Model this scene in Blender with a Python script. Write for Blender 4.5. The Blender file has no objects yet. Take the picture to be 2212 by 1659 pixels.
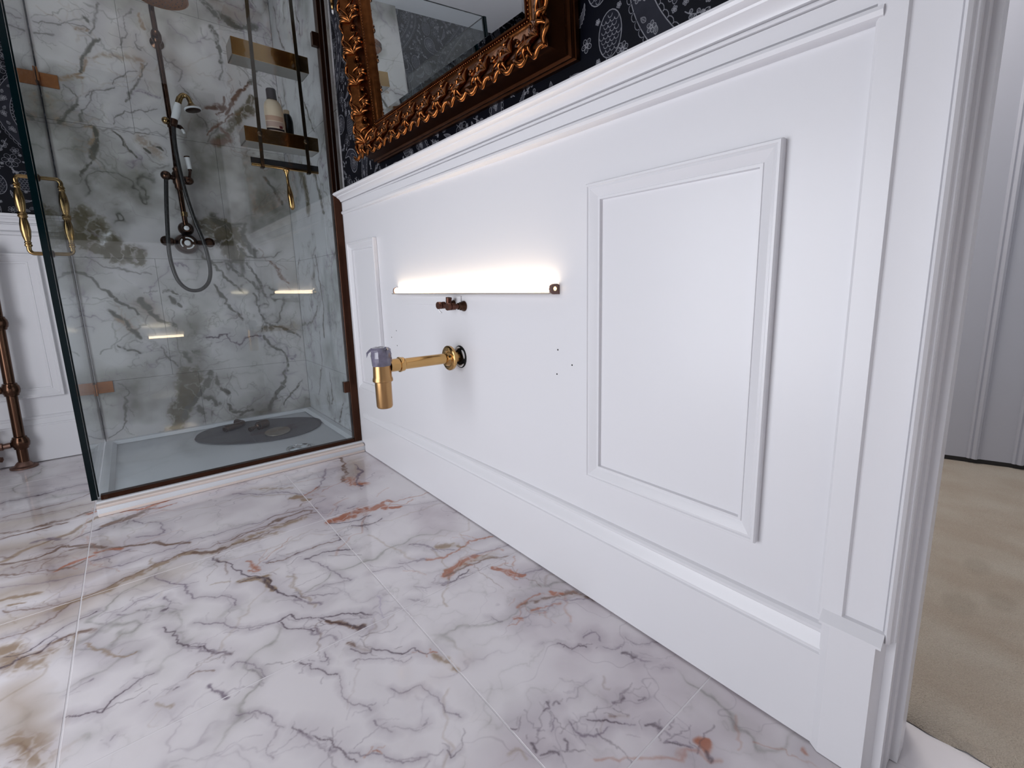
import bpy, bmesh, math, random
import numpy as np
from mathutils import Vector, Matrix
random.seed(7)
rng = np.random.default_rng(11)
SC = bpy.context.scene
COL = SC.collection

# ------------------------------------------------------------------ camera
CAM = Vector((-0.7946, 0.0, 0.7695))
yaw, pitch, roll = 0.7127, -0.1748, -0.0189
fw = Vector((math.sin(yaw) * math.cos(pitch), math.cos(yaw) * math.cos(pitch), math.sin(pitch)))
r0 = Vector((math.cos(yaw), -math.sin(yaw), 0.0))
u0 = r0.cross(fw)
rt = math.cos(roll) * r0 + math.sin(roll) * u0
up = -math.sin(roll) * r0 + math.cos(roll) * u0
cam_data = bpy.data.cameras.new('camera')
cam_data.sensor_fit = 'HORIZONTAL'
cam_data.sensor_width = 36.0
cam_data.lens = 997.2861 / 2212 * 36.0
cam_data.shift_x = -44.1088 / 2212
cam_data.shift_y = -34.4561 / 2212
cam_data.clip_start = 0.02
cam = bpy.data.objects.new('camera', cam_data)
COL.objects.link(cam)
cam.matrix_world = Matrix(((rt.x, up.x, -fw.x, CAM.x), (rt.y, up.y, -fw.y, CAM.y), (rt.z, up.z, -fw.z, CAM.z), (0, 0, 0, 1)))
SC.camera = cam

# ------------------------------------------------------------------ light and exposure
SC.view_settings.view_transform = 'Standard'
SC.view_settings.look = 'None'
SC.view_settings.gamma = 1.0
SC.view_settings.use_curve_mapping = False
SC.view_settings.exposure = 0.0

world = bpy.data.worlds.new('world')
world.use_nodes = True
SC.world = world
bg = world.node_tree.nodes['Background']
bg.inputs[0].default_value = (0.75, 0.86, 1.0, 1)
bg.inputs[1].default_value = 1.0

def area(name, loc, rot, sx, sy, power, color):
    d = bpy.data.lights.new(name, 'AREA')
    d.shape = 'RECTANGLE'; d.size = sx; d.size_y = sy; d.energy = power; d.color = color
    o = bpy.data.objects.new(name, d); COL.objects.link(o)
    o.location = loc; o.rotation_euler = rot
    return o
# daylight falling in through the window in the left wall
area('window_daylight', (-2.14, 1.10, 0.80), (0, -math.pi / 2, 0), 1.40, 1.40, 28.5, (0.945, 0.955, 1.0))
# unseen fill light added over the shower, and the lamp of the hall
area('shower_fill_light', (-0.55, 2.65, 2.455), (0, 0, 0), 0.25, 0.25, 0.9, (1.0, 0.95, 0.88))
area('hall_lamp_light', (1.15, 0.65, 2.40), (0, 0, 0), 0.5, 0.5, 19.0, (1.0, 0.97, 0.94))

# ------------------------------------------------------------------ helpers
class MB:
    """collects shapes and links them as one mesh object"""
    def __init__(s): s.bm = bmesh.new()
    def box(s, x0, x1, y0, y1, z0, z1, bevel=0.0, seg=2):
        b = s.bm
        v = [b.verts.new((x, y, z)) for x in (x0, x1) for y in (y0, y1) for z in (z0, z1)]
        F = [(0, 1, 3, 2), (4, 6, 7, 5), (0, 4, 5, 1), (2, 3, 7, 6), (0, 2, 6, 4), (1, 5, 7, 3)]
        fs = [b.faces.new([v[i] for i in f]) for f in F]
        if bevel:
            es = list({e for f in fs for e in f.edges})
            bmesh.ops.bevel(b, geom=es, offset=bevel, segments=seg, affect='EDGES', profile=0.5)
        return s
    def tube(s, pts, r, n=12, caps=True, closed=False):
        b = s.bm
        P = [Vector(p) for p in pts]; m = len(P)
        R = list(r) if isinstance(r, (list, tuple)) else [r] * m
        T = []
        for i in range(m):
            if closed: t = P[(i + 1) % m] - P[i - 1]
            else: t = P[min(i + 1, m - 1)] - P[max(i - 1, 0)]
            T.append(t.normalized() if t.length > 1e-9 else Vector((0, 0, 1)))
        a = Vector((0, 0, 1)) if abs(T[0].z) < 0.9 else Vector((1, 0, 0))
        N = (a - T[0] * a.dot(T[0])).normalized()
        rings = []
        for i in range(m):
            N = (N - T[i] * N.dot(T[i]))
            N = N.normalized() if N.length > 1e-6 else T[i].orthogonal().normalized()
            B = T[i].cross(N)
            rings.append([b.verts.new(P[i] + (N * math.cos(2 * math.pi * k / n) + B * math.sin(2 * math.pi * k / n)) * R[i]) for k in range(n)])
        for i in range(m if closed else m - 1):
            A, C = rings[i], rings[(i + 1) % m]
            for k in range(n):
                b.faces.new((A[k], A[(k + 1) % n], C[(k + 1) % n], C[k]))
        if caps and not closed:
            b.faces.new(rings[0][::-1]); b.faces.new(rings[-1])
        return s
    def lathe(s, o, axis, prof, n=24):
        """prof: (radius, height) along axis from o"""
        o = Vector(o); ax = Vector(axis).normalized(); N = ax.orthogonal().normalized(); B = ax.cross(N)
        b = s.bm; rings = []
        for (r, h) in prof:
            c = o + ax * h
            if r < 1e-6: rings.append([b.verts.new(c)])
            else: rings.append([b.verts.new(c + (N * math.cos(2 * math.pi * k / n) + B * math.sin(2 * math.pi * k / n)) * r) for k in range(n)])
        for A, C in zip(rings[:-1], rings[1:]):
            for k in range(n):
                k2 = (k + 1) % n
                if len(A) == 1 and len(C) == 1: continue
                if len(A) == 1: b.faces.new((A[0], C[k2], C[k]))
                elif len(C) == 1: b.faces.new((A[k], A[k2], C[0]))
                else: b.faces.new((A[k], A[k2], C[k2], C[k]))
        if len(rings[0]) > 1: b.faces.new(rings[0][::-1])
        if len(rings[-1]) > 1: b.faces.new(rings[-1])
        return s
    def prism(s, poly, f, a, c):
        """poly: 2-D points, f(p, t): 3-D point; ends at t=a and t=c"""
        b = s.bm
        A = [b.verts.new(f(p, a)) for p in poly]; C = [b.verts.new(f(p, c)) for p in poly]
        n = len(poly)
        for i in range(n): b.faces.new((A[i], A[(i + 1) % n], C[(i + 1) % n], C[i]))
        b.faces.new(A[::-1]); b.faces.new(C)
        return s
    def frame(s, prof, f, a0, a1, b0, b1):
        """mitred rectangular frame; prof: (inward offset, height); f(a, b, h): 3-D point"""
        b = s.bm; cs = []
        for (ca, cb, sa, sb) in ((a0, b0, 1, 1), (a1, b0, -1, 1), (a1, b1, -1, -1), (a0, b1, 1, -1)):
            cs.append([b.verts.new(f(ca + sa * o, cb + sb * o, h)) for (o, h) in prof])
        for i in range(4):
            A, C = cs[i], cs[(i + 1) % 4]
            for k in range(len(prof) - 1):
                b.faces.new((A[k], A[k + 1], C[k + 1], C[k]))
        return s
    def poly(s, pts):
        s.bm.faces.new([s.bm.verts.new(p) for p in pts]); return s
    def squash(s, cy, k):
        for v in s.bm.verts: v.co.y = cy + (v.co.y - cy) * k
        return s
    def ball(s, c, r, u=12, v=8, sc=(1, 1, 1)):
        m = Matrix.Translation(Vector(c)) @ Matrix.Diagonal((sc[0], sc[1], sc[2], 1))
        bmesh.ops.create_uvsphere(s.bm, u_segments=u, v_segments=v, radius=r, matrix=m); return s
    def mesh(s, name, mat, smooth=35, off=(0, 0, 0)):
        bmesh.ops.recalc_face_normals(s.bm, faces=s.bm.faces)
        if any(off): bmesh.ops.translate(s.bm, vec=-Vector(off), verts=s.bm.verts)
        me = bpy.data.meshes.new(name); s.bm.to_mesh(me); s.bm.free()
        if mat: me.materials.append(mat)
        if smooth:
            me.shade_smooth(); me.set_sharp_from_angle(angle=math.radians(smooth))
        return me
    def build(s, name, mat, parent=None, smooth=35, local=False):
        off = (0, 0, 0)
        if parent is not None and not local: off = WLOC[parent.name]
        me = s.mesh(name, mat, smooth, off)
        o = bpy.data.objects.new(name, me); COL.objects.link(o)
        if parent is not None: o.parent = parent
        WLOC[o.name] = tuple(off)
        return o
WLOC = {}

def tag(o, label=None, cat=None, group=None, kind=None):
    if label: o['label'] = label
    if cat: o['category'] = cat
    if group: o['group'] = group
    if kind: o['kind'] = kind
    return o

def thing(name, loc, label, cat, group=None):
    o = bpy.data.objects.new(name, None); COL.objects.link(o)
    o.location = loc; o.empty_display_size = 0.05
    WLOC[o.name] = tuple(loc)
    return tag(o, label, cat, group)

def link_mesh(name, me, parent=None, loc=(0, 0, 0)):
    o = bpy.data.objects.new(name, me); COL.objects.link(o); o.location = loc
    if parent is not None: o.parent = parent
    return o

def planar_uv(o, ia, ib, sa, sb, oa=0.0, ob=0.0):
    me = o.data; uv = me.uv_layers.new(name='UVMap'); off = WLOC.get(o.name, (0, 0, 0))
    for l in me.loops:
        c = me.vertices[l.vertex_index].co
        uv.data[l.index].uv = ((c[ia] + off[ia] - oa) / sa, (c[ib] + off[ib] - ob) / sb)

# ------------------------------------------------------------------ painted prints: value noise, strokes
def vnoise(h, w, cell, oct=4, gain=0.5, per=False):
    out = np.zeros((h, w), np.float32); amp = 1.0; tot = 0.0
    for k in range(oct):
        c = max(1.0, cell / 2 ** k)
        gh, gw = max(2, int(round(h / c))), max(2, int(round(w / c)))
        g = rng.random((gh + (0 if per else 2), gw + (0 if per else 2))).astype(np.float32)
        y = np.arange(h, dtype=np.float32) * gh / h; x = np.arange(w, dtype=np.float32) * gw / w
        yi = y.astype(int); xi = x.astype(int); fy = y - yi; fx = x - xi
        fy = (fy * fy * (3 - 2 * fy))[:, None]; fx = (fx * fx * (3 - 2 * fx))[None]
        y2 = (yi + 1) % g.shape[0]; x2 = (xi + 1) % g.shape[1]
        r1 = g[yi]; r2 = g[y2]
        out += amp * ((r1[:, xi] * (1 - fx) + r1[:, x2] * fx) * (1 - fy) + (r2[:, xi] * (1 - fx) + r2[:, x2] * fx) * fy)
        tot += amp; amp *= gain
    return out / tot

def seg_dist(X, Y, a, b):
    dx, dy = b[0] - a[0], b[1] - a[1]; L = dx * dx + dy * dy + 1e-9
    t = np.clip(((X - a[0]) * dx + (Y - a[1]) * dy) / L, 0, 1)
    return np.hypot(X - a[0] - t * dx, Y - a[1] - t * dy)

def jag(pts, amount, depth=3):
    P = [np.array(p, float) for p in pts]
    for _ in range(depth):
        Q = [P[0]]
        for a, b in zip(P[:-1], P[1:]):
            d = b - a; n = np.array((-d[1], d[0]))
            Q += [(a + b) / 2 + n * rng.normal(0, amount), b]
        P = Q
    return P

def smooth_pts(pts, k=6):
    P = [np.array(p, float) for p in pts]
    if len(P) < 3: return P
    out = []
    for i in range(len(P) - 1):
        p0, p1, p2, p3 = P[max(i - 1, 0)], P[i], P[i + 1], P[min(i + 2, len(P) - 1)]
        for j in range(k):
            t = j / k
            out.append(0.5 * (2 * p1 + (p2 - p0) * t + (2 * p0 - 5 * p1 + 4 * p2 - p3) * t * t + (3 * p1 - p0 - 3 * p2 + p3) * t ** 3))
    return out + [P[-1]]

def stroke_mask(M, pts, w, a, soft=1.0, wv=None, wrap=False):
    """max-blends a soft line into mask M (pixel coordinates, row = y)"""
    h, wd = M.shape; n = len(pts) - 1
    for i in range(n):
        t = (i + 0.5) / n; ww = w * (wv(t) if wv else 1.0)
        p, q = pts[i], pts[i + 1]; R = ww * (1 + soft) + 1.5
        x0, x1 = int(min(p[0], q[0]) - R), int(max(p[0], q[0]) + R) + 2
        y0, y1 = int(min(p[1], q[1]) - R), int(max(p[1], q[1]) + R) + 2
        if not wrap:
            x0, y0, x1, y1 = max(x0, 0), max(y0, 0), min(x1, wd), min(y1, h)
            if x1 <= x0 or y1 <= y0: continue
        X = np.arange(x0, x1)[None]; Y = np.arange(y0, y1)[:, None]
        d = seg_dist(X, Y, p, q)
        v = a * np.clip((ww * (0.5 + soft * 0.5) + 0.5 - d) / (ww * soft + 1.0), 0, 1)
        if wrap:
            ix = np.ix_(np.arange(y0, y1) % h, np.arange(x0, x1) % wd)
            M[ix] = np.maximum(M[ix], v)
        else:
            M[y0:y1, x0:x1] = np.maximum(M[y0:y1, x0:x1], v)

def to_image(name, rgb):
    h, w, _ = rgb.shape
    im = bpy.data.images.new(name, w, h, alpha=False)
    px = np.ones((h, w, 4), np.float32); px[..., :3] = np.clip(rgb, 0, 1)
    im.pixels.foreach_set(px.ravel()); im.update(); im.pack()
    return im

VEIN = {'g': (126, 114, 126), 'd': (78, 66, 74), 'b': (116, 92, 80), 'o': (154, 132, 110), 'r': (168, 100, 74),
        'v': (160, 148, 174), 'p': (150, 112, 112), 'k': (98, 96, 88), 't': (98, 91, 74), 'l': (236, 236, 240)}

def marble(name, text, x0, x1, y0, y1, ppm, base, cloud_col, haze, strength=0.8, ridge=0.35):
    W, H = int((x1 - x0) * ppm), int((y1 - y0) * ppm)
    img = np.empty((H, W, 3), np.float32)
    n1 = vnoise(H, W, 0.30 * ppm, 4); n2 = vnoise(H, W, 0.05 * ppm, 3); n3 = vnoise(H, W, 0.012 * ppm, 2)
    cl = np.clip((n1 - 0.50) * 3.2, 0, 1) * (0.45 + 0.8 * n2)
    for c in range(3):
        img[..., c] = base[c] / 255 * (1 - haze * cl) + cloud_col[c] / 255 * haze * cl
    tex = np.clip((n3 * 0.6 + n2 * 0.7 - 0.28) * 1.9, 0, 1)
    # faint hair veins everywhere
    hair = np.abs(vnoise(H, W, 0.16 * ppm, 4) - 0.5); hv = np.clip(1 - hair / 0.006, 0, 1) * np.clip((n1 - 0.42) * 5, 0, 1) * 0.28
    hc = np.array(VEIN['g'], np.float32) / 255
    img = img * (1 - hv[..., None]) + hc * hv[..., None]
    wa = ppm * 0.016
    iy = (np.arange(H)[:, None] + (vnoise(H, W, 0.05 * ppm, 4) - 0.5) * wa * 2.0).round().astype(np.int32).clip(0, H - 1)
    ix = (np.arange(W)[None] + (vnoise(H, W, 0.05 * ppm, 4) - 0.5) * wa * 2.0).round().astype(np.int32).clip(0, W - 1)
    # veins of the stone itself: ridges of warped noise, broken up by a second noise
    for cell, wid, amt, key in ((0.42, 0.020, 0.62, 'k'), (0.20, 0.022, 0.42, 'g'), (0.09, 0.03, 0.22, 'k')):
        r_ = vnoise(H, W, cell * ppm, 5)[iy, ix]; br = np.clip((vnoise(H, W, 0.22 * ppm, 3) - 0.47) * 5.5, 0, 1)
        v_ = np.clip(np.clip(1 - np.abs(r_ - 0.5) / wid, 0, 1) ** 1.6 * br * amt * ridge, 0, 0.85)
        hal = np.clip(1 - np.abs(r_ - 0.5) / (wid * 4.5), 0, 1) ** 2 * br * amt * 0.40 * ridge
        cc = np.array(VEIN[key], np.float32) / 255; v_ = np.maximum(v_ * (0.5 + 0.7 * tex), hal)[..., None]
        img = img * (1 - v_) + cc * v_
    fib = np.clip(1 - np.abs(vnoise(H, W, 0.06 * ppm, 4)[iy, ix] - 0.5) / 0.05, 0, 1)
    layers = {}
    for ln in text.strip().splitlines():
        a = ln.split(); w = max(float(a[1]) / 1000 * ppm, 1.6); al = float(a[2])
        pts = [((float(q.split(',')[0]) / 1000 - x0) * ppm, (float(q.split(',')[1]) / 1000 - y0) * ppm) for q in a[3:]]
        thin = float(a[1]) < 9.5
        if float(a[1]) > 55 and a[0] in 'og':                                   # broad soft tint beds: stone tone, and on the floor's left partly painted shade
            S0 = layers.setdefault('S' if a[0] == 'o' else 'Z', np.zeros((H, W), np.float32)); stroke_mask(S0, smooth_pts(pts, 3), w * 0.7, al, 1.6); continue
        M = layers.setdefault(a[0] + ('1' if thin else '2'), np.zeros((H, W), np.float32))
        ph = rng.random() * 6
        P = jag(smooth_pts(pts, 2), 0.10 if thin else 0.08, 3)
        for _s in range(2 if strength < 1 else 4):                                  # finer veins that run beside and leave the main one
            i0 = int(rng.integers(0, max(1, len(P) - 5))); seg = P[i0:i0 + int(rng.integers(6, 18))]
            if len(seg) < 4: continue
            off = rng.normal(0, w * 2.0 + 4, 2); drift = rng.normal(0, w * 0.5 + 2, 2)
            S1 = layers.setdefault(a[0] + '1', np.zeros((H, W), np.float32))
            stroke_mask(S1, jag([q + off + drift * j_ for j_, q in enumerate(seg)][::3], 0.16, 2), max(1.3, min(w * 0.25, 4.0)), al * rng.uniform(0.25, 0.65), 1.0)
        if not thin and a[0] in 'ktbdr':
            G = layers.setdefault('h', np.zeros((H, W), np.float32)); stroke_mask(G, P, w * 2.6, al * 0.22, 1.6)
        stroke_mask(M, P, w * (0.75 if thin else 0.95), al, 1.0 if thin else 0.9, lambda t: 0.75 + 0.45 * math.sin(ph + 7 * t) * (0.6 if thin else 0.35) + 0.1)
        if thin:
            G = layers.setdefault('h', np.zeros((H, W), np.float32)); stroke_mask(G, P, w * 5.0, al * 0.36, 1.8)
    for k in ('S', 'Z', 'h', 'o2', 't2', 'l2', 'v2', 'p2', 'b2', 'r2', 'k2', 'g2', 'd2', 'o1', 'b1', 'r1', 'k1', 'g1', 'v1', 'd1'):
        if k not in layers: continue
        M = layers[k][iy, ix]
        col = np.array(VEIN[{'h': 'g', 'S': 'o', 'Z': 'k'}.get(k, k[0])], np.float32) / 255
        if k in 'SZ': M = np.clip(M * (0.55 + 0.75 * n1), 0, 0.85)
        if k[-1] == '2': A = np.clip((M * 1.5 + (tex - 0.5) * 0.9 - 0.30) / 0.45, 0, 1); M = np.maximum(np.clip(M * 2, 0, 1) * A * strength * (0.92 - 0.62 * fib) * (0.72 + 0.5 * n2), M * 0.40)
        elif k[-1] == '1': M = np.clip(M * (0.55 + 0.6 * tex) * (0.5 + 0.5 * strength), 0, 1)
        img = img * (1 - M[..., None]) + col * M[..., None]
    return to_image(name, img)

# ------------------------------------------------------------------ materials
def mat(name, col, rough=0.5, metal=0.0, noise=0.0, nscale=20.0, bump=0.0, bscale=120.0, spec=None, coat=0.0, emit=None, estr=0.0):
    m = bpy.data.materials.new(name); m.use_nodes = True
    t = m.node_tree; p = t.nodes['Principled BSDF']
    p.inputs['Base Color'].default_value = (*col, 1); p.inputs['Roughness'].default_value = rough; p.inputs['Metallic'].default_value = metal
    if spec is not None: p.inputs['Specular IOR Level'].default_value = spec
    if coat: p.inputs['Coat Weight'].default_value = coat; p.inputs['Coat Roughness'].default_value = 0.08
    tc = t.nodes.new('ShaderNodeTexCoord')
    if noise:
        n = t.nodes.new('ShaderNodeTexNoise'); n.inputs['Scale'].default_value = nscale; n.inputs['Detail'].default_value = 5
        t.links.new(tc.outputs['Object'], n.inputs['Vector'])
        mx = t.nodes.new('ShaderNodeMix'); mx.data_type = 'RGBA'
        mx.inputs[6].default_value = (*[c * (1 - noise) for c in col], 1); mx.inputs[7].default_value = (*[min(1, c * (1 + noise)) for c in col], 1)
        t.links.new(n.outputs['Fac'], mx.inputs[0]); t.links.new(mx.outputs[2], p.inputs['Base Color'])
    if bump:
        n = t.nodes.new('ShaderNodeTexNoise'); n.inputs['Scale'].default_value = bscale; n.inputs['Detail'].default_value = 3
        t.links.new(tc.outputs['Object'], n.inputs['Vector'])
        b = t.nodes.new('ShaderNodeBump'); b.inputs['Strength'].default_value = bump; b.inputs['Distance'].default_value = 0.004
        t.links.new(n.outputs['Fac'], b.inputs['Height']); t.links.new(b.outputs['Normal'], p.inputs['Normal'])
    if emit:
        p.inputs['Emission Color'].default_value = (*emit, 1); p.inputs['Emission Strength'].default_value = estr
    return m

def lin(r, g, b):
    f = lambda c: (c / 12.92 if c <= 0.04045 else ((c + 0.055) / 1.055) ** 2.4)
    return tuple(f(c / 255) for c in (r, g, b))

def image_mat(name, im, axes, x0, x1, y0, y1, rough, spec=0.5, tint=1.0):
    m = bpy.data.materials.new(name); m.use_nodes = True
    t = m.node_tree; p = t.nodes['Principled BSDF']
    g = t.nodes.new('ShaderNodeNewGeometry'); s = t.nodes.new('ShaderNodeSeparateXYZ'); c = t.nodes.new('ShaderNodeCombineXYZ')
    t.links.new(g.outputs['Position'], s.inputs[0])
    for k, (ax, a, b) in enumerate(((axes[0], x0, x1), (axes[1], y0, y1))):
        mr = t.nodes.new('ShaderNodeMapRange'); mr.clamp = False
        mr.inputs[1].default_value = a; mr.inputs[2].default_value = b
        t.links.new(s.outputs[ax], mr.inputs[0]); t.links.new(mr.outputs[0], c.inputs[k])
    i = t.nodes.new('ShaderNodeTexImage'); i.image = im; i.extension = 'EXTEND'; i.interpolation = 'Cubic'
    t.links.new(c.outputs[0], i.inputs[0]); t.links.new(i.outputs[0], p.inputs['Base Color'])
    p.inputs['Roughness'].default_value = rough; p.inputs['Specular IOR Level'].default_value = spec
    return m

def glass_mat(name, tint, ior=1.5):
    m = bpy.data.materials.new(name); m.use_nodes = True
    t = m.node_tree; t.nodes.remove(t.nodes['Principled BSDF']); out = t.nodes['Material Output']
    tr = t.nodes.new('ShaderNodeBsdfTransparent'); tr.inputs[0].default_value = (*tint, 1)
    gl = t.nodes.new('ShaderNodeBsdfGlossy'); gl.inputs['Roughness'].default_value = 0.0; gl.inputs[0].default_value = (1, 1, 1, 1)
    fr = t.nodes.new('ShaderNodeFresnel')
    ge = t.nodes.new('ShaderNodeNewGeometry'); mr = t.nodes.new('ShaderNodeMapRange')
    mr.inputs[3].default_value = ior; mr.inputs[4].default_value = 1.0 / ior      # same reflectance on both faces of the pane
    t.links.new(ge.outputs['Backfacing'], mr.inputs[0]); t.links.new(mr.outputs[0], fr.inputs['IOR'])
    mx = t.nodes.new('ShaderNodeMixShader')
    t.links.new(fr.outputs[0], mx.inputs[0]); t.links.new(tr.outputs[0], mx.inputs[1]); t.links.new(gl.outputs[0], mx.inputs[2])
    t.links.new(mx.outputs[0], out.inputs[0])
    return m
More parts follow.
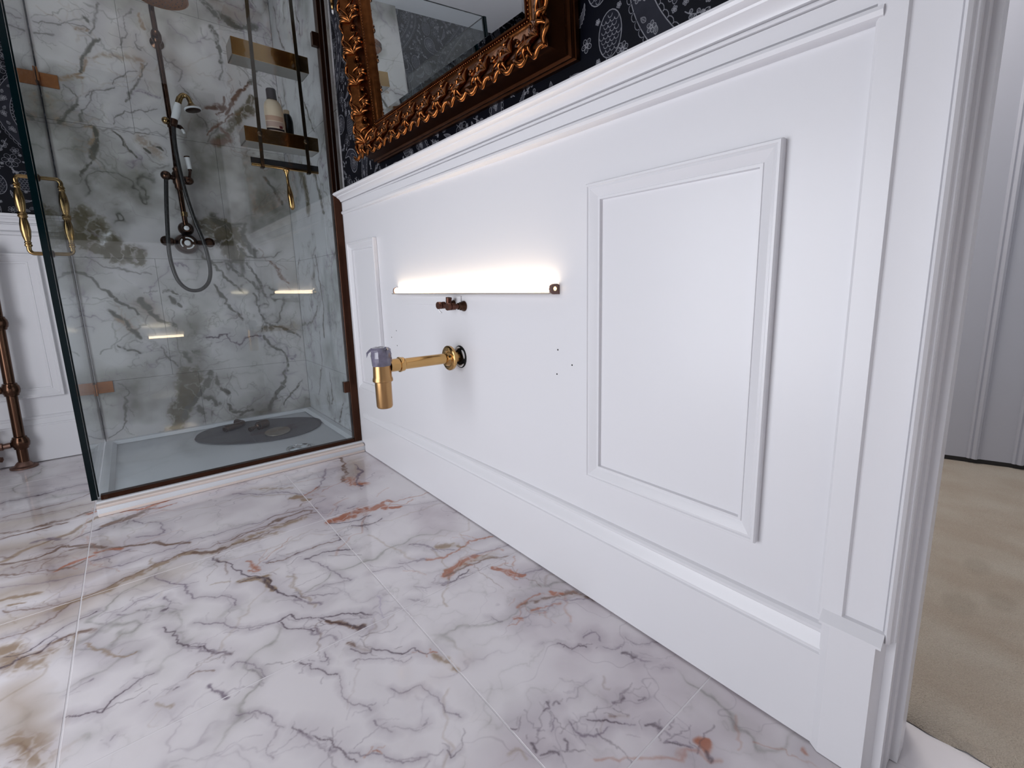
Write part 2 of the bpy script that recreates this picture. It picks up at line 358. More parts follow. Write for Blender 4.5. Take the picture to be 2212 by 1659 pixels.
FLOOR_VEINS = """
o 143.2 .55 -1219,2301 -1115,2299 -1018,2299
o 49.9 .5 -1048,1125 -1002,1028
o 101.1 .45 -1012,1530 -920,1576 -816,1554
o 100.1 .7 -1144,1746 -1076,1747 -1002,1740
o 81.5 .65 -1120,1571 -1057,1560 -1014,1563
o 108.9 .6 -1187,2064 -1075,2018
o 63.4 .7 -1068,1280 -1024,1129
o 53.4 .65 -1104,1450 -1065,1378 -1034,1364
o 98.3 .5 -1167,1916 -1063,1878 -982,1875
d 5.4 1 -1254,2555 -1132,2566 -997,2585
b 7.1 .9 -1230,2382 -1148,2388 -1074,2393 -986,2447
b 4.7 .7 -1225,2341 -1164,2333 -1085,2315 -981,2313
b 21.5 .5 -1209,2225 -1135,2200 -1054,2206 -978,2222 -937,2224
r 13.3 .7 -997,2201 -964,2202 -937,2203
b 14.3 .7 -1202,2176 -1118,2173 -1052,2180
r 12.4 .7 -905,2141 -850,2122 -814,2129 -758,2139
r 9.8 .7 -816,2096 -754,2093
b 27.0 .7 -943,2044 -912,2055 -868,2069 -833,2100
d 4.8 .8 -1017,1999 -992,2023 -943,2032 -895,2045 -869,2057
g 5.3 .8 -879,2024 -830,1973 -799,1921 -798,1875 -818,1851 -865,1873
g 16.8 .5 -1115,2060 -1084,2062 -1041,2017
b 8.1 .8 -1182,2023 -1152,1991
b 7.6 .8 -1082,1977 -1044,1980
b 9.6 .9 -1171,1948 -1118,1921 -1068,1936 -1043,1969 -1008,1946 -972,1908
b 13.8 .8 -1024,1922 -983,1904 -924,1840 -880,1818 -826,1798 -791,1755 -753,1720
r 13.6 .8 -964,1844 -939,1844 -901,1809
r 11.8 .8 -1048,1790 -1016,1810 -993,1813 -969,1826
b 7.4 .9 -1162,1879 -1110,1847 -1052,1801 -1015,1783 -984,1801
b 3.9 .8 -1147,1909 -1090,1895 -1032,1884
g 5.0 .7 -1151,1794 -1076,1747 -1001,1723 -922,1707 -838,1706 -753,1720 -664,1718 -494,1719
d 3.5 .8 -968,1790 -924,1784 -881,1790
o 25.3 .8 -1019,1567 -983,1579 -945,1578 -908,1593 -869,1610 -818,1627 -768,1641 -735,1633
b 5.3 .9 -1017,1547 -981,1580 -933,1595 -895,1611 -841,1631 -783,1645 -737,1648
b 22.5 .7 -735,1629 -694,1608 -669,1604
b 6.6 .8 -767,1649 -689,1651 -624,1640 -507,1660
b 5.5 .8 -698,1576 -667,1593 -577,1607 -517,1614
o 32.0 .4 -726,1602 -629,1605 -523,1588
o 12.3 .7 -1139,1709 -1113,1711 -1070,1685
o 10.3 .7 -1117,1669 -1094,1657
b 3.2 .8 -1131,1651 -1061,1599 -1016,1590 -983,1579
b 3.6 .9 -1112,1510 -1076,1504 -1036,1517 -1017,1541
d 3.4 .9 -1099,1416 -1061,1405 -1040,1424 -1018,1446 -999,1466 -964,1475 -951,1481
d 3.8 .9 -1094,1380 -1074,1389 -1049,1393 -1035,1390 -1016,1417
b 14.8 .5 -1035,1390 -1014,1401 -991,1410 -961,1399 -954,1387
o 13.0 .5 -988,1397 -980,1365 -982,1333
o 6.8 .8 -959,1351 -941,1310 -926,1275 -903,1247 -885,1245
g 2.7 .8 -904,1444 -876,1461 -838,1466
g 3.0 .8 -819,1436 -809,1400 -815,1374 -830,1370
d 6.1 .7 -832,1375 -815,1372
g 4.0 .9 -832,1568 -809,1525 -783,1471 -767,1407 -757,1372 -725,1346 -691,1318 -689,1272
g 5.2 .6 -914,1434 -904,1423
g 6.0 .6 -883,1425 -875,1417
g 6.7 .5 -861,1377 -856,1384
d 2.9 .9 -839,1310 -818,1274 -803,1229 -779,1178 -750,1132 -730,1093
g 5.0 .6 -794,1191 -770,1155 -741,1110
g 2.8 .8 -774,1267 -738,1234 -715,1219 -696,1179 -661,1158 -622,1140
r 8.2 .8 -631,1472 -622,1454 -607,1400 -628,1419
d 6.2 .8 -696,1565 -676,1504 -661,1442 -635,1395 -617,1348 -603,1299 -593,1269
o 16.3 .8 -666,1371 -638,1363 -609,1326 -595,1278
g 3.4 .8 -595,1429 -558,1430
b 8.8 .9 -642,1648 -588,1659 -530,1672 -470,1686 -423,1692 -383,1642
b 5.3 .8 -521,1716 -462,1716 -388,1698 -378,1675
o 33.1 .5 -648,1604 -576,1627 -501,1634 -421,1640
b 5.7 .8 -491,1646 -431,1662 -379,1644
o 27.1 .8 -424,1841 -399,1818 -384,1775
g 5.9 .8 -585,2037 -530,1992 -457,1924 -418,1902 -384,1840
o 26.0 .4 -519,2052 -455,1976 -396,1936
r 9.0 .9 -379,1828 -340,1852 -311,1872
g 8.2 .8 -318,1863 -276,1939 -233,2046
b 12.9 .9 -141,2145 -150,2068 -183,1941 -223,1855
o 80.5 .6 -109,2071 -134,1971 -178,1882
g 10.0 .8 -118,2016 -125,1924 -162,1867 -189,1756
r 40.0 .7 -199,1866 -197,1830 -183,1784
g 5.3 .7 -334,1621 -318,1645 -306,1641
g 6.6 .7 -290,1599 -271,1601
g 4.9 .5 -382,1692 -332,1740
r 39.5 .85 -377,1552 -334,1547 -288,1553 -245,1550 -200,1548
r 16.6 .8 -192,1567 -166,1571 -153,1545
r 15.9 .8 -201,1523 -157,1494
d 5.5 .8 -377,1541 -337,1514 -283,1499 -253,1496
d 7.2 .7 -327,1471 -296,1443 -263,1440 -232,1452
g 4.1 .5 -150,1500 -105,1472 -45,1443 -23,1443
b 4.1 .9 -588,1424 -545,1414 -517,1415 -475,1416 -432,1414 -388,1412
g 12.2 .5 -517,1415 -476,1413
d 6.0 .9 -496,1365 -463,1360 -434,1360 -408,1350 -383,1331
g 2.6 .8 -497,1361 -473,1302 -450,1226 -429,1180 -456,1190 -490,1204 -501,1199
d 5.5 .8 -389,1454 -383,1438 -385,1409
g 5.6 .8 -301,1160 -273,1138 -239,1128
r 7.1 .8 -239,1128 -199,1104 -141,1116 -71,1119 -27,1107
o 16.3 .6 -182,1164 -154,1138 -119,1115
g 5.6 .8 -243,1239 -218,1206 -197,1168 -174,1133 -160,1120
g 3.6 .7 -380,1173 -344,1155 -305,1143
r 21.8 .8 -241,1026 -189,1040 -145,1041 -121,1045
b 6.5 .8 -238,1023 -182,1018 -126,1007 -51,980
g 5.0 .8 -139,1052 -79,1041 -14,1027
o 25.2 .5 -214,1031 -152,1031 -73,1018
d 3.4 .8 -271,999 -227,991 -172,1001
r 9.8 .9 -122,958 -108,942 -101,916
g 5.9 .7 -278,1008 -241,993
g 3.7 .5 -323,1033 -295,1003
g 3.5 .5 -363,993 -333,972
d 5.0 .9 -665,1371 -639,1369 -612,1337 -599,1296 -583,1247 -567,1216 -560,1186
o 19.3 .7 -664,1377 -638,1375 -611,1343
g 7.7 .7 -572,1197 -551,1165 -524,1134
g 3.2 .6 -555,1194 -518,1174 -477,1156
d 3.2 .9 -622,1140 -599,1142 -576,1115 -556,1106 -544,1086 -520,1070 -478,1038 -455,1005
d 4.2 .9 -542,1084 -536,1056 -517,1028 -491,1004 -474,970
b 9.7 .7 -536,1056 -508,1020 -479,980
g 2.8 .8 -707,1196 -676,1156 -649,1148 -619,1138
d 3.4 .9 -620,1133 -603,1095 -586,1064 -574,1042
g 6.7 .7 -581,1054 -568,1032
g 6.5 .6 -557,1006 -537,983
v 4.4 .5 -412,1063 -418,1031 -429,999 -434,974
d 2.7 .9 -981,1135 -964,1117 -945,1106 -930,1097 -922,1113 -911,1126 -895,1133 -877,1142 -851,1144
g 2.2 .6 -887,1158 -876,1145
g 2.0 .5 -983,1197 -969,1203 -950,1209
g 5.0 .7 -950,1209 -946,1210
d 3.9 .8 -824,1058 -816,1065
o 6.0 .6 -844,1045 -825,1013
g 3.6 .6 -916,1006 -911,1012
g 4.1 .5 -873,1071 -861,1066
b 3.7 .7 -799,1088 -783,1091 -764,1063
g 3.0 .7 -793,1207 -775,1179 -754,1140 -737,1110
b 7.2 .4 -1058,1110 -1041,1114 -1019,1080
b 2.0 .7 -1050,1072 -1041,1073 -1032,1067
g 7.3 .7 -582,1057 -568,1026
g 5.4 .7 -570,1004 -551,1001 -542,983
g 2.2 .8 -732,1054 -721,1062 -701,1040 -685,1013 -679,982
d 6.2 .6 -758,1140 -741,1115 -729,1092
g 9.7 .6 -772,1022 -759,997 -748,972
d 2.4 .9 -620,964 -608,937 -591,916 -572,890
g 2.4 .6 -602,964 -596,946
g 2.4 .9 -570,964 -569,938 -582,932 -587,938
g 1.9 .7 -572,885 -577,860 -581,839 -578,813 -572,795 -551,764
g 2.7 .8 -551,764 -549,754
d 3.4 .9 -519,940 -511,915 -497,899 -488,908 -473,894 -454,855 -442,853 -412,812
b 9.8 .5 -518,957 -504,926 -495,905
r 5.0 .8 -407,810 -395,802
o 16.2 .5 -404,797 -394,771 -388,734
g 2.2 .6 -533,902 -521,903 -504,883 -476,858 -458,825 -440,825
g 1.7 .8 -499,775 -490,757 -473,743 -458,739 -450,717 -445,696 -447,675 -442,658 -429,635
g 3.0 .8 -551,728 -547,712 -539,691
g 3.0 .7 -495,674 -486,673
g 1.7 .5 -531,699 -513,682 -496,667
g 2.0 .9 -740,924 -725,910 -711,898 -700,877 -694,853 -684,836
g 5.1 .5 -706,829 -700,839 -692,843
d 3.4 .7 -671,822 -659,808 -649,787
g 6.2 .7 -660,803 -648,780
d 2.0 .8 -642,780 -632,755 -623,736 -610,716 -606,696 -597,673
g 6.7 .6 -631,740 -621,725
g 1.7 .8 -604,702 -589,679 -570,659 -555,635 -541,621 -521,620
r 2.7 .8 -578,674 -569,661
d 2.0 .8 -485,606 -486,586 -471,585 -464,585
g 1.8 .5 -710,827 -713,803 -711,786
g 1.6 .6 -647,776 -645,756 -638,741
r 14.3 .85 -241,1032 -213,1046 -173,1050 -135,1041
b 6.6 .8 -242,1025 -195,1021 -139,1010 -83,993 -51,981
o 25.6 .6 -219,1043 -165,1035 -97,1006
g 6.1 .7 -266,1003 -232,994 -201,980
r 12.5 .9 -121,961 -98,932 -88,899 -77,885
g 6.7 .7 -78,890 -54,875 -29,861
r 7.0 .9 -168,786 -134,793 -107,794
r 16.8 .75 -70,781 -70,767 -60,758
b 17.5 .6 -158,789 -110,771 -61,753 -27,728 -17,689
r 4.9 .8 -149,756 -111,747 -84,734
g 3.9 .8 -90,746 -52,718 -17,689
g 3.1 .7 -140,748 -97,740
r 7.2 .8 -202,769 -188,757
g 3.7 .6 -188,757 -155,750
g 4.0 .8 -121,619 -108,623 -93,610 -104,589
d 2.5 .9 -187,649 -175,633 -167,611 -150,608 -137,593
g 2.5 .8 -114,573 -106,558 -88,549
d 6.1 .8 -94,537 -86,523 -84,508
g 2.5 .7 -57,556 -58,537 -49,524 -27,513 -16,501
g 2.4 .7 -84,508 -82,487 -72,478
g 2.3 .5 -76,460 -67,448
g 2.8 .6 -244,808 -236,784 -227,781
g 2.6 .5 -212,672 -204,672
d 3.0 .9 -317,544 -303,544 -301,553
d 3.6 .8 -295,542 -286,541 -285,535
p 8.2 .8 -361,560 -344,551 -326,544
d 1.9 .9 -381,563 -363,557
g 2.3 .8 -310,523 -324,512 -326,507 -335,504
g 2.7 .9 -295,493 -297,478 -292,464 -278,448 -259,438 -245,438
d 2.9 .9 -265,480 -254,466 -235,446 -221,431
b 10.8 .4 -227,458 -211,451 -203,437
g 2.8 .7 -220,432 -208,408
d 4.1 .8 -188,392 -182,378
g 2.2 .6 -182,378 -184,361
d 3.6 .7 -200,475 -176,466
d 3.6 .7 -162,444 -149,439
d 4.8 .8 -371,513 -376,504 -379,497
d 4.4 .7 -329,478 -327,468 -338,463
d 3.4 .9 -379,488 -363,477 -357,468
d 2.2 .8 -198,358 -192,344 -186,333
p 8.7 .9 -184,327 -168,325
g 1.9 .4 -187,527 -231,528 -266,528
o 6.5 .4 -413,527 -396,521 -393,498
r 15.7 .8 -159,325 -151,314 -166,312
d 6.0 .8 -171,309 -175,298
r 6.1 .7 -32,192 -34,186
g 2.6 .8 -182,330 -186,337 -193,356
"""
BACK_VEINS = """
k 8.5 .8 -722,2079 -734,2024 -750,1973 -768,1944
k 14.7 .7 -778,2004 -770,1995
o 17.8 .6 -805,1945 -775,1956
k 5.0 .8 -948,1944 -905,1952 -875,1951 -862,1949 -828,1968 -801,1968 -765,1962
k 6.9 .8 -955,1890 -925,1896 -889,1910
k 13.7 .7 -743,1923 -774,1902 -795,1862 -808,1818 -823,1773
o 12.6 .6 -794,1822 -819,1768 -850,1743
k 4.4 .8 -602,2102 -634,2050 -644,1988 -659,1930
o 13.6 .6 -582,2097 -578,2050 -571,2029
k 4.5 .8 -604,1988 -606,1952 -593,1931
o 27.4 .35 -803,1825 -702,1870 -599,1887
k 8.6 .8 -579,1880 -593,1815 -626,1757 -664,1698 -681,1670
o 12.7 .6 -596,1869 -589,1840 -605,1799
k 5.0 .8 -613,1822 -661,1803 -699,1775 -714,1742
o 17.6 .6 -907,1723 -860,1735 -818,1745
k 6.3 .7 -892,1704 -847,1668 -857,1631 -906,1568 -924,1535
k 13.6 .7 -847,1633 -891,1577 -919,1536
k 7.5 .8 -782,1698 -809,1642 -833,1601 -849,1550
k 4.4 .8 -814,1670 -782,1698 -742,1714 -711,1724
o 30.8 .35 -941,1635 -926,1581 -910,1538
k 5.6 .8 -688,1631 -717,1601 -728,1562
k 5.2 .7 -688,1631 -674,1625 -630,1644 -558,1672
k 4.3 .7 -965,1527 -911,1532 -861,1529 -818,1538
k 20.8 .85 -806,1522 -804,1486 -823,1434 -832,1402
k 9.8 .8 -833,1395 -863,1348 -886,1314
o 24.0 .5 -843,1527 -806,1522 -834,1456
k 10.4 .8 -737,1529 -715,1502 -700,1467 -674,1426
k 5.1 .5 -785,1532 -695,1540 -535,1540
o 54.7 .3 -647,1514 -573,1462
k 10.8 .7 -630,1478 -611,1462
k 10.9 .7 -580,1490 -565,1483
k 6.1 .7 -505,1919 -491,1898 -443,1885 -449,1832 -456,1824
g 14.3 .4 -647,1715 -551,1724
t 84.8 .85 -899,1140 -849,1034 -796,984 -731,955
t 67.0 .85 -931,1038 -876,981 -813,957
t 45.6 .8 -930,1137 -872,1100 -815,1044 -763,977
k 10.7 .8 -966,877 -919,852 -874,799 -829,736 -758,669
k 6.9 .7 -925,946 -833,904 -732,870
k 17.5 .7 -861,692 -815,626 -773,548
o 32.3 .5 -839,655 -792,587
k 12.9 .6 -857,519 -825,497 -783,474
k 7.4 .8 -881,335 -852,292 -868,219 -872,132 -914,83 -951,62
l 37.8 .5 -846,1008 -819,1061
k 39.9 .75 -311,2237 -265,2191 -220,2175 -160,2168 -83,2186
o 56.7 .5 -263,2254 -179,2220 -84,2238
k 19.9 .8 -285,2117 -265,2085 -260,2030 -259,1985 -254,1955
k 7.6 .7 -257,1954 -269,1873
k 6.0 .7 -445,1804 -422,1772 -403,1745
k 17.3 .8 -101,1962 -111,1926 -128,1895
b 15.6 .8 -127,1902 -184,1841 -213,1808 -237,1756 -267,1710
t 43.2 .75 -130,1814 -176,1742 -226,1685 -272,1609 -314,1561
b 26.4 .7 -348,1725 -318,1732 -275,1741
b 10.2 .8 -269,1795 -281,1740 -304,1695
b 30.0 .6 -294,1631 -263,1577 -338,1557
k 7.5 .8 -399,1682 -368,1656 -359,1606
k 6.3 .7 -364,1559 -333,1597 -312,1628
b 10.2 .7 -358,1593 -303,1656 -235,1716
k 15.7 .7 -115,1404 -80,1343 -46,1265
g 7.8 .5 -160,2226 -143,2103 -139,2025
g 19.8 .4 -162,2045 -107,2028
t 64.1 .85 -438,1132 -384,1144 -304,1106 -263,1045
t 80.2 .85 -404,1108 -341,1050 -302,980
k 29.2 .7 -388,1179 -361,1146 -318,1123 -244,1137 -259,1081 -239,1037 -204,973
k 13.9 .7 -291,1007 -255,963 -205,964
k 18.3 .8 -749,736 -716,684 -681,639 -623,609
o 56.4 .6 -733,710 -688,640
k 11.5 .7 -644,775 -621,792 -597,766
k 11.0 .7 -619,757 -590,704
k 7.4 .6 -731,877 -686,869
k 11.2 .8 -423,941 -378,870 -336,815 -293,767
k 11.6 .8 -356,924 -298,870 -230,814 -177,746
k 14.7 .8 -423,807 -377,733 -353,667 -310,617
k 11.8 .8 -259,926 -216,861 -191,784 -170,736
b 18.7 .7 -131,937 -87,851 -45,812
k 14.3 .8 -244,757 -223,641 -178,570 -118,546 -56,520 -22,487
k 41.9 .4 -214,562 -118,546
d 7.8 .9 -494,527 -434,513 -400,538 -388,499 -342,476 -305,511 -227,519
k 7.1 .8 -693,492 -666,427 -636,383
k 21.2 .6 -599,455 -582,417
k 16.5 .6 -558,460 -540,453
k 14.6 .8 -211,513 -173,450 -124,404 -106,351 -117,290 -152,212 -207,127 -240,71
k 21.1 .7 -144,200 -218,109 -236,60
k 10.0 .7 -28,225 -82,169 -156,87
t 90.3 .85 -591,335 -612,227 -659,142
o 68.6 .35 -552,2039 -495,1926 -419,1886
o 94.2 .3 -642,1947 -559,1786
g 98.8 .3 -669,843 -472,717
g 132.2 .3 -320,522 -233,214
t 49.1 .8 -557,312 -591,214 -648,112 -698,57
k 26.6 .8 -494,331 -525,260 -587,185 -643,92
k 19.1 .7 -474,300 -465,241 -429,206
k 38.1 .6 -534,185 -490,158
k 25.5 .7 -562,143 -560,94
k 14.4 .8 -429,137 -402,82 -317,86
k 11.0 .7 -388,60 -361,74
"""
RIGHT_VEINS = """
k 13.2 .8 3173,563 3025,570 2811,618 2728,686
k 14.2 .8 2686,956 2654,831 2635,706 2676,522
k 10.1 .7 2636,320 2620,179 2666,113
k 12.2 .7 2543,60 2503,116 2448,181
k 10.1 .6 2989,955 3052,880 3047,801 3086,598
k 10.1 .6 2745,536 2781,320 2879,155
t 64.8 .6 2800,1411 2736,1312 2726,1201
k 24.3 .7 2627,1424 2541,1280 2478,1143
k 11.3 .8 2988,2270 2938,2128 2873,2020
k 9.7 .7 2628,2122 2584,1994
k 9.7 .7 3138,1891 2979,1775
k 11.3 .7 2635,1729 2567,1599 2506,1523
k 16.2 .5 3314,2404 3407,2305
k 8.1 .7 3104,1623 2969,1458 2913,1390
"""
# veins of the floor the photograph does not show
for _ in range(26):
    x, y, a = rng.uniform(-2200, -1350), rng.uniform(-700, 3000), rng.uniform(0.2, 1.0)
    pts = [(x, y)]
    for k in range(5): pts.append((pts[-1][0] + 110 * math.cos(a) + rng.normal(0, 25), pts[-1][1] + 110 * math.sin(a) + rng.normal(0, 25)))
    FLOOR_VEINS += '%s %.1f %.1f ' % (('g', 'd', 'b', 'o')[int(rng.integers(4))], rng.uniform(3, 22), rng.uniform(0.4, 0.8)) + ' '.join('%d,%d' % p for p in pts) + '\n'
im_floor = marble('floor_marble', FLOOR_VEINS, -2.2, 0.2, -0.75, 3.15, 850, (229, 224, 226), (190, 178, 184), 0.85, 0.93, 0.6)
im_back = marble('shower_marble', BACK_VEINS, -0.98, 0.02, 0.0, 2.48, 900, (212, 208, 206), (132, 129, 120), 1.1, 1.0, 1.6)
im_right = marble('shower_marble_side', RIGHT_VEINS, 2.15, 3.12, 0.0, 2.48, 600, (206, 206, 208), (146, 148, 144), 1.1, 1.0, 1.6)

def wallpaper():
    N = 1536; S = N / 530.0                       # pixels per millimetre of the printed repeat
    base = np.zeros((N, N, 3), np.float32); base[:] = np.array((4, 6, 16), np.float32) / 255
    n = vnoise(N, N, 60, 4, per=True); base *= (0.8 + 0.4 * n)[..., None]
    fill = np.zeros((N, N), np.float32); line = np.zeros((N, N), np.float32); rose = np.zeros((N, N), np.float32)
    cut = np.zeros((N, N), np.float32)
    L = lambda pts, w=1.0, a=1.0, M=None: stroke_mask(line if M is None else M, [(p[0] * S, p[1] * S) for p in pts], w * S, a, 0.35, None, True)
    R = lambda x, y, a: (lambda u, v: (x + u * math.cos(a) - v * math.sin(a), y + u * math.sin(a) + v * math.cos(a)))
    def area_fill(pts, a=0.6, M=None):
        P = np.array(pts) * S; x0, y0 = np.floor(P.min(0)).astype(int); x1, y1 = np.ceil(P.max(0)).astype(int) + 1
        X = np.arange(x0, x1)[None] + 0.5; Y = np.arange(y0, y1)[:, None] + 0.5
        ins = np.zeros((y1 - y0, x1 - x0), bool)
        for p, q in zip(P, np.roll(P, -1, 0)):
            c = ((p[1] > Y) != (q[1] > Y)) & (X < (q[0] - p[0]) * (Y - p[1]) / (q[1] - p[1] + 1e-9) + p[0]); ins ^= c
        ix = np.ix_(np.arange(y0, y1) % N, np.arange(x0, x1) % N); M = fill if M is None else M
        M[ix] = np.maximum(M[ix], ins * a)
    def leaf(x, y, a, l, w, f=0.55):
        T = R(x, y, a); up_ = [T(l * t, w * math.sin(math.pi * t ** 0.8)) for t in np.linspace(0, 1, 9)]
        dn = [T(l * t, -w * math.sin(math.pi * t ** 0.8)) for t in np.linspace(0, 1, 9)]
        if f: area_fill(up_ + dn[::-1], f)
        L(up_, 0.8); L(dn, 0.8); L([T(0, 0), T(l * 0.85, 0)], 0.6)
        for t in (0.3, 0.5, 0.7):
            for sg in (1, -1): L([T(l * t, 0), T(l * (t + 0.14), sg * w * 0.6)], 0.5)
    def flower(x, y, r, k=6):
        a0 = rng.random() * 6
        for i in range(k):
            a = a0 + 2 * math.pi * i / k; T = R(x, y, a)
            pet = [T(r * (0.25 + 0.4 + 0.38 * math.cos(q)), r * 0.34 * math.sin(q)) for q in np.linspace(0, 2 * math.pi, 11)]
            L(pet, 0.8); L([T(r * 0.35, 0), T(r * 0.75, 0)], 0.5)
        L([(x + r * 0.25 * math.cos(q), y + r * 0.25 * math.sin(q)) for q in np.linspace(0, 6.3, 9)], 0.9)
        area_fill([(x + r * 0.2 * math.cos(q), y + r * 0.2 * math.sin(q)) for q in np.linspace(0, 6.3, 9)], 0.7)
    def vine(pts, step=9, l=8):
        P = smooth_pts(pts, 8); L(P, 1.0); acc = 0; sg = 1
        for p, q in zip(P[:-1], P[1:]):
            acc += math.hypot(q[0] - p[0], q[1] - p[1])
            if acc > step:
                acc = 0; a = math.atan2(q[1] - p[1], q[0] - p[0]) + sg * 0.9; sg = -sg
                leaf(q[0], q[1], a, l * rng.uniform(0.8, 1.4), l * 0.26, rng.choice([0, 0.5]))
    def scales(x, y, r):
        P = [(x + r * math.cos(q) * 0.75, y + r * math.sin(q) * 1.1) for q in np.linspace(0, 2 * math.pi, 26)]
        area_fill(P, 0.25); L(P, 1.1)
        d = r * 0.28
        for j in range(-4, 5):
            for i in range(-3, 4):
                cx, cy = x + (i + 0.5 * (j % 2)) * d, y + j * d * 0.8
                if ((cx - x) / (r * 0.68)) ** 2 + ((cy - y) / (r * 1.0)) ** 2 < 0.85:
                    L([(cx + d * 0.5 * math.cos(q), cy + d * 0.5 * math.sin(q)) for q in np.linspace(math.pi, 2 * math.pi, 6)], 0.7)
    def paisley(x, y, a, s_):
        T = R(x, y, a); C = [T(s_ * u, s_ * v) for u, v in smooth_pts([(0, 0), (0.55, -0.28), (1.1, -0.2), (1.35, 0.25), (1.1, 0.62), (0.65, 0.6), (0.35, 0.35), (0.1, 0.35), (-0.25, 0.65), (-0.15, 0.2), (0, 0)], 5)]
        area_fill(C, 0.42); L(C, 1.4)
        I = [T(s_ * (0.78 + (u - 0.78) * 0.72), s_ * (0.2 + (v - 0.2) * 0.68)) for u, v in smooth_pts([(0.1, 0.05), (0.55, -0.28), (1.1, -0.2), (1.35, 0.25), (1.1, 0.62), (0.65, 0.6), (0.35, 0.3), (0.1, 0.05)], 5)]
        L(I, 0.8); f = T(s_ * 0.85, s_ * 0.18); flower(f[0], f[1], s_ * 0.26, 7)
        for q in np.linspace(0, 1, 12): 
            k = int(q * (len(C) - 1)); L([(C[k][0] + 1.7 * math.cos(z), C[k][1] + 1.7 * math.sin(z)) for z in np.linspace(0, 6.3, 7)], 0.6)
    # the broad serpentine bands with a scalloped outer edge
    for ox in (0, 265):
        A = [(ox + 60 + 85 * math.sin(2 * math.pi * t + (0.8 if ox else 0)), 530 * t) for t in np.linspace(0, 1, 60)]
        for i in range(len(A) - 1):
            (x, y), (x2, y2) = A[i], A[i + 1]; a = math.atan2(y2 - y, x2 - x); T = R(x, y, a); l = math.hypot(x2 - x, y2 - y)
            area_fill([T(-0.3, -13), T(l + 0.3, -13), T(l + 0.3, 13), T(-0.3, 13)], 0.40)
            area_fill([T(-0.3, -19), T(l + 0.3, -19), T(l + 0.3, 19), T(-0.3, 19)], 1.0, cut)
            for sg in (1, -1):
                L([T(0, 13 * sg), T(l, 13 * sg)], 1.1)
                L([T(l * 0.5 + l * 0.5 * math.cos(q), sg * (14.5 + 3.5 * math.sin(q))) for q in np.linspace(0, math.pi, 6)], 0.8)
            if i % 4 == 0: flower(*T(0, rng.uniform(-4, 4)), 6.0, 5)
            elif i % 2: leaf(*T(0, rng.uniform(-7, 7)), a + rng.uniform(-1, 1), 9, 2.6, 0)
    band = cut > 0.5
    keep_line, keep_fill = line.copy(), fill.copy(); line[:] = 0; fill[:] = 0
    occ = np.zeros((265, 265), bool); by, bx = np.nonzero(band[::1, ::1]); occ[(by / S / 2).astype(int) % 265, (bx / S / 2).astype(int) % 265] = True
    gy, gx = np.mgrid[0:265, 0:265] * 2.0
    def free(x, y, r, claim=True):
        dx = np.abs((gx - x + 265) % 530 - 265); dy = np.abs((gy - y + 265) % 530 - 265); d = dx * dx + dy * dy < r * r
        if (occ & d).mean() > 0: return False
        if claim: occ[d] = True
        return True
    def sprig(x, y, r):
        a = rng.uniform(0, 6.28); c = rng.uniform(-1.2, 1.2); P = []
        for t in np.linspace(-1, 0.75, 9): P.append((x + r * t * math.cos(a + c * t), y + r * t * math.sin(a + c * t)))
        L(P, 1.1); kind = rng.random()
        for i in (2, 3, 5, 6):
            sg = 1 if i % 2 else -1; th = math.atan2(P[i][1] - P[i - 1][1], P[i][0] - P[i - 1][0]) + sg * 0.85; l = r * 0.48
            if kind < 0.5: leaf(P[i][0], P[i][1], th, l, l * 0.3, (0.0, 0.75)[i % 2])
            else:
                e = (P[i][0] + l * 0.6 * math.cos(th), P[i][1] + l * 0.6 * math.sin(th)); L([P[i], e], 0.8)
                Q = [(e[0] + l * 0.36 * math.cos(z), e[1] + l * 0.36 * math.sin(z)) for z in np.linspace(0, 6.28, 9)]; area_fill(Q, 0.3); L(Q, 0.9)
        if kind < 0.35: flower(P[-1][0], P[-1][1], r * 0.36, 5)
        else: leaf(P[-1][0], P[-1][1], math.atan2(P[-1][1] - P[-2][1], P[-1][0] - P[-2][0]), r * 0.5, r * 0.16, 0.75)
    def plume(x, y, r):
        a = rng.uniform(0, 6.28); c = rng.uniform(-1.0, 1.0); U, D = [], []
        for k, t in enumerate(np.linspace(-1, 1, 25)):
            T = R(x + r * t * math.cos(a + c * t * 0.6), y + r * t * math.sin(a + c * t * 0.6), a + c * t * 0.8); w_ = r * 0.22 * math.sin(math.pi * (t + 1) / 2 * 0.95 + 0.08) * (1.0 if k % 2 else 0.62)
            U.append(T(0, w_)); D.append(T(0, -w_))
        area_fill(U + D[::-1], 0.9); L(U, 0.8); L(D, 0.8)
    for rr, n_, fn in ((46, 60, 'p'), (27, 60, 's'), (24, 160, 'u'), (17, 260, 'f'), (15, 600, 'v'), (10.5, 900, 'v'), (8.5, 700, 'f'), (6.5, 900, 'l'), (4.2, 900, 'd')):
        for k in range(n_):
            x, y = rng.uniform(0, 530, 2)
            if not free(x, y, rr * 0.86): continue
            if fn == 'p':
                a_ = rng.uniform(0, 6.28); T = R(x, y, a_); q = T(-0.62 * rr * 1.05, -0.17 * rr * 1.05); paisley(q[0], q[1], a_, rr * 1.05)
            elif fn == 's': scales(x, y, rr * 0.85)
            elif fn == 'u': plume(x, y, rr)
            elif fn == 'f': flower(x, y, rr * 0.95, int(rng.integers(5, 9)))
            elif fn == 'v': sprig(x, y, rr * 1.05)
            elif fn == 'l': a_ = rng.uniform(0, 6.28); leaf(x - rr * math.cos(a_) * 0.9, y - rr * math.sin(a_) * 0.9, a_, rr * 1.9, rr * 0.5, rng.choice([0.0, 0.8]))
            else: flower(x, y, rr * 0.8, 5)
    line = np.where(band, keep_line, line); fill = np.where(band, keep_fill, fill)
    silver = np.array((150, 150, 154), np.float32) / 255; g2 = np.array((100, 100, 106), np.float32) / 255
    f = (fill * (0.55 + 0.5 * n))[..., None]; base = base * (1 - f) + g2 * f
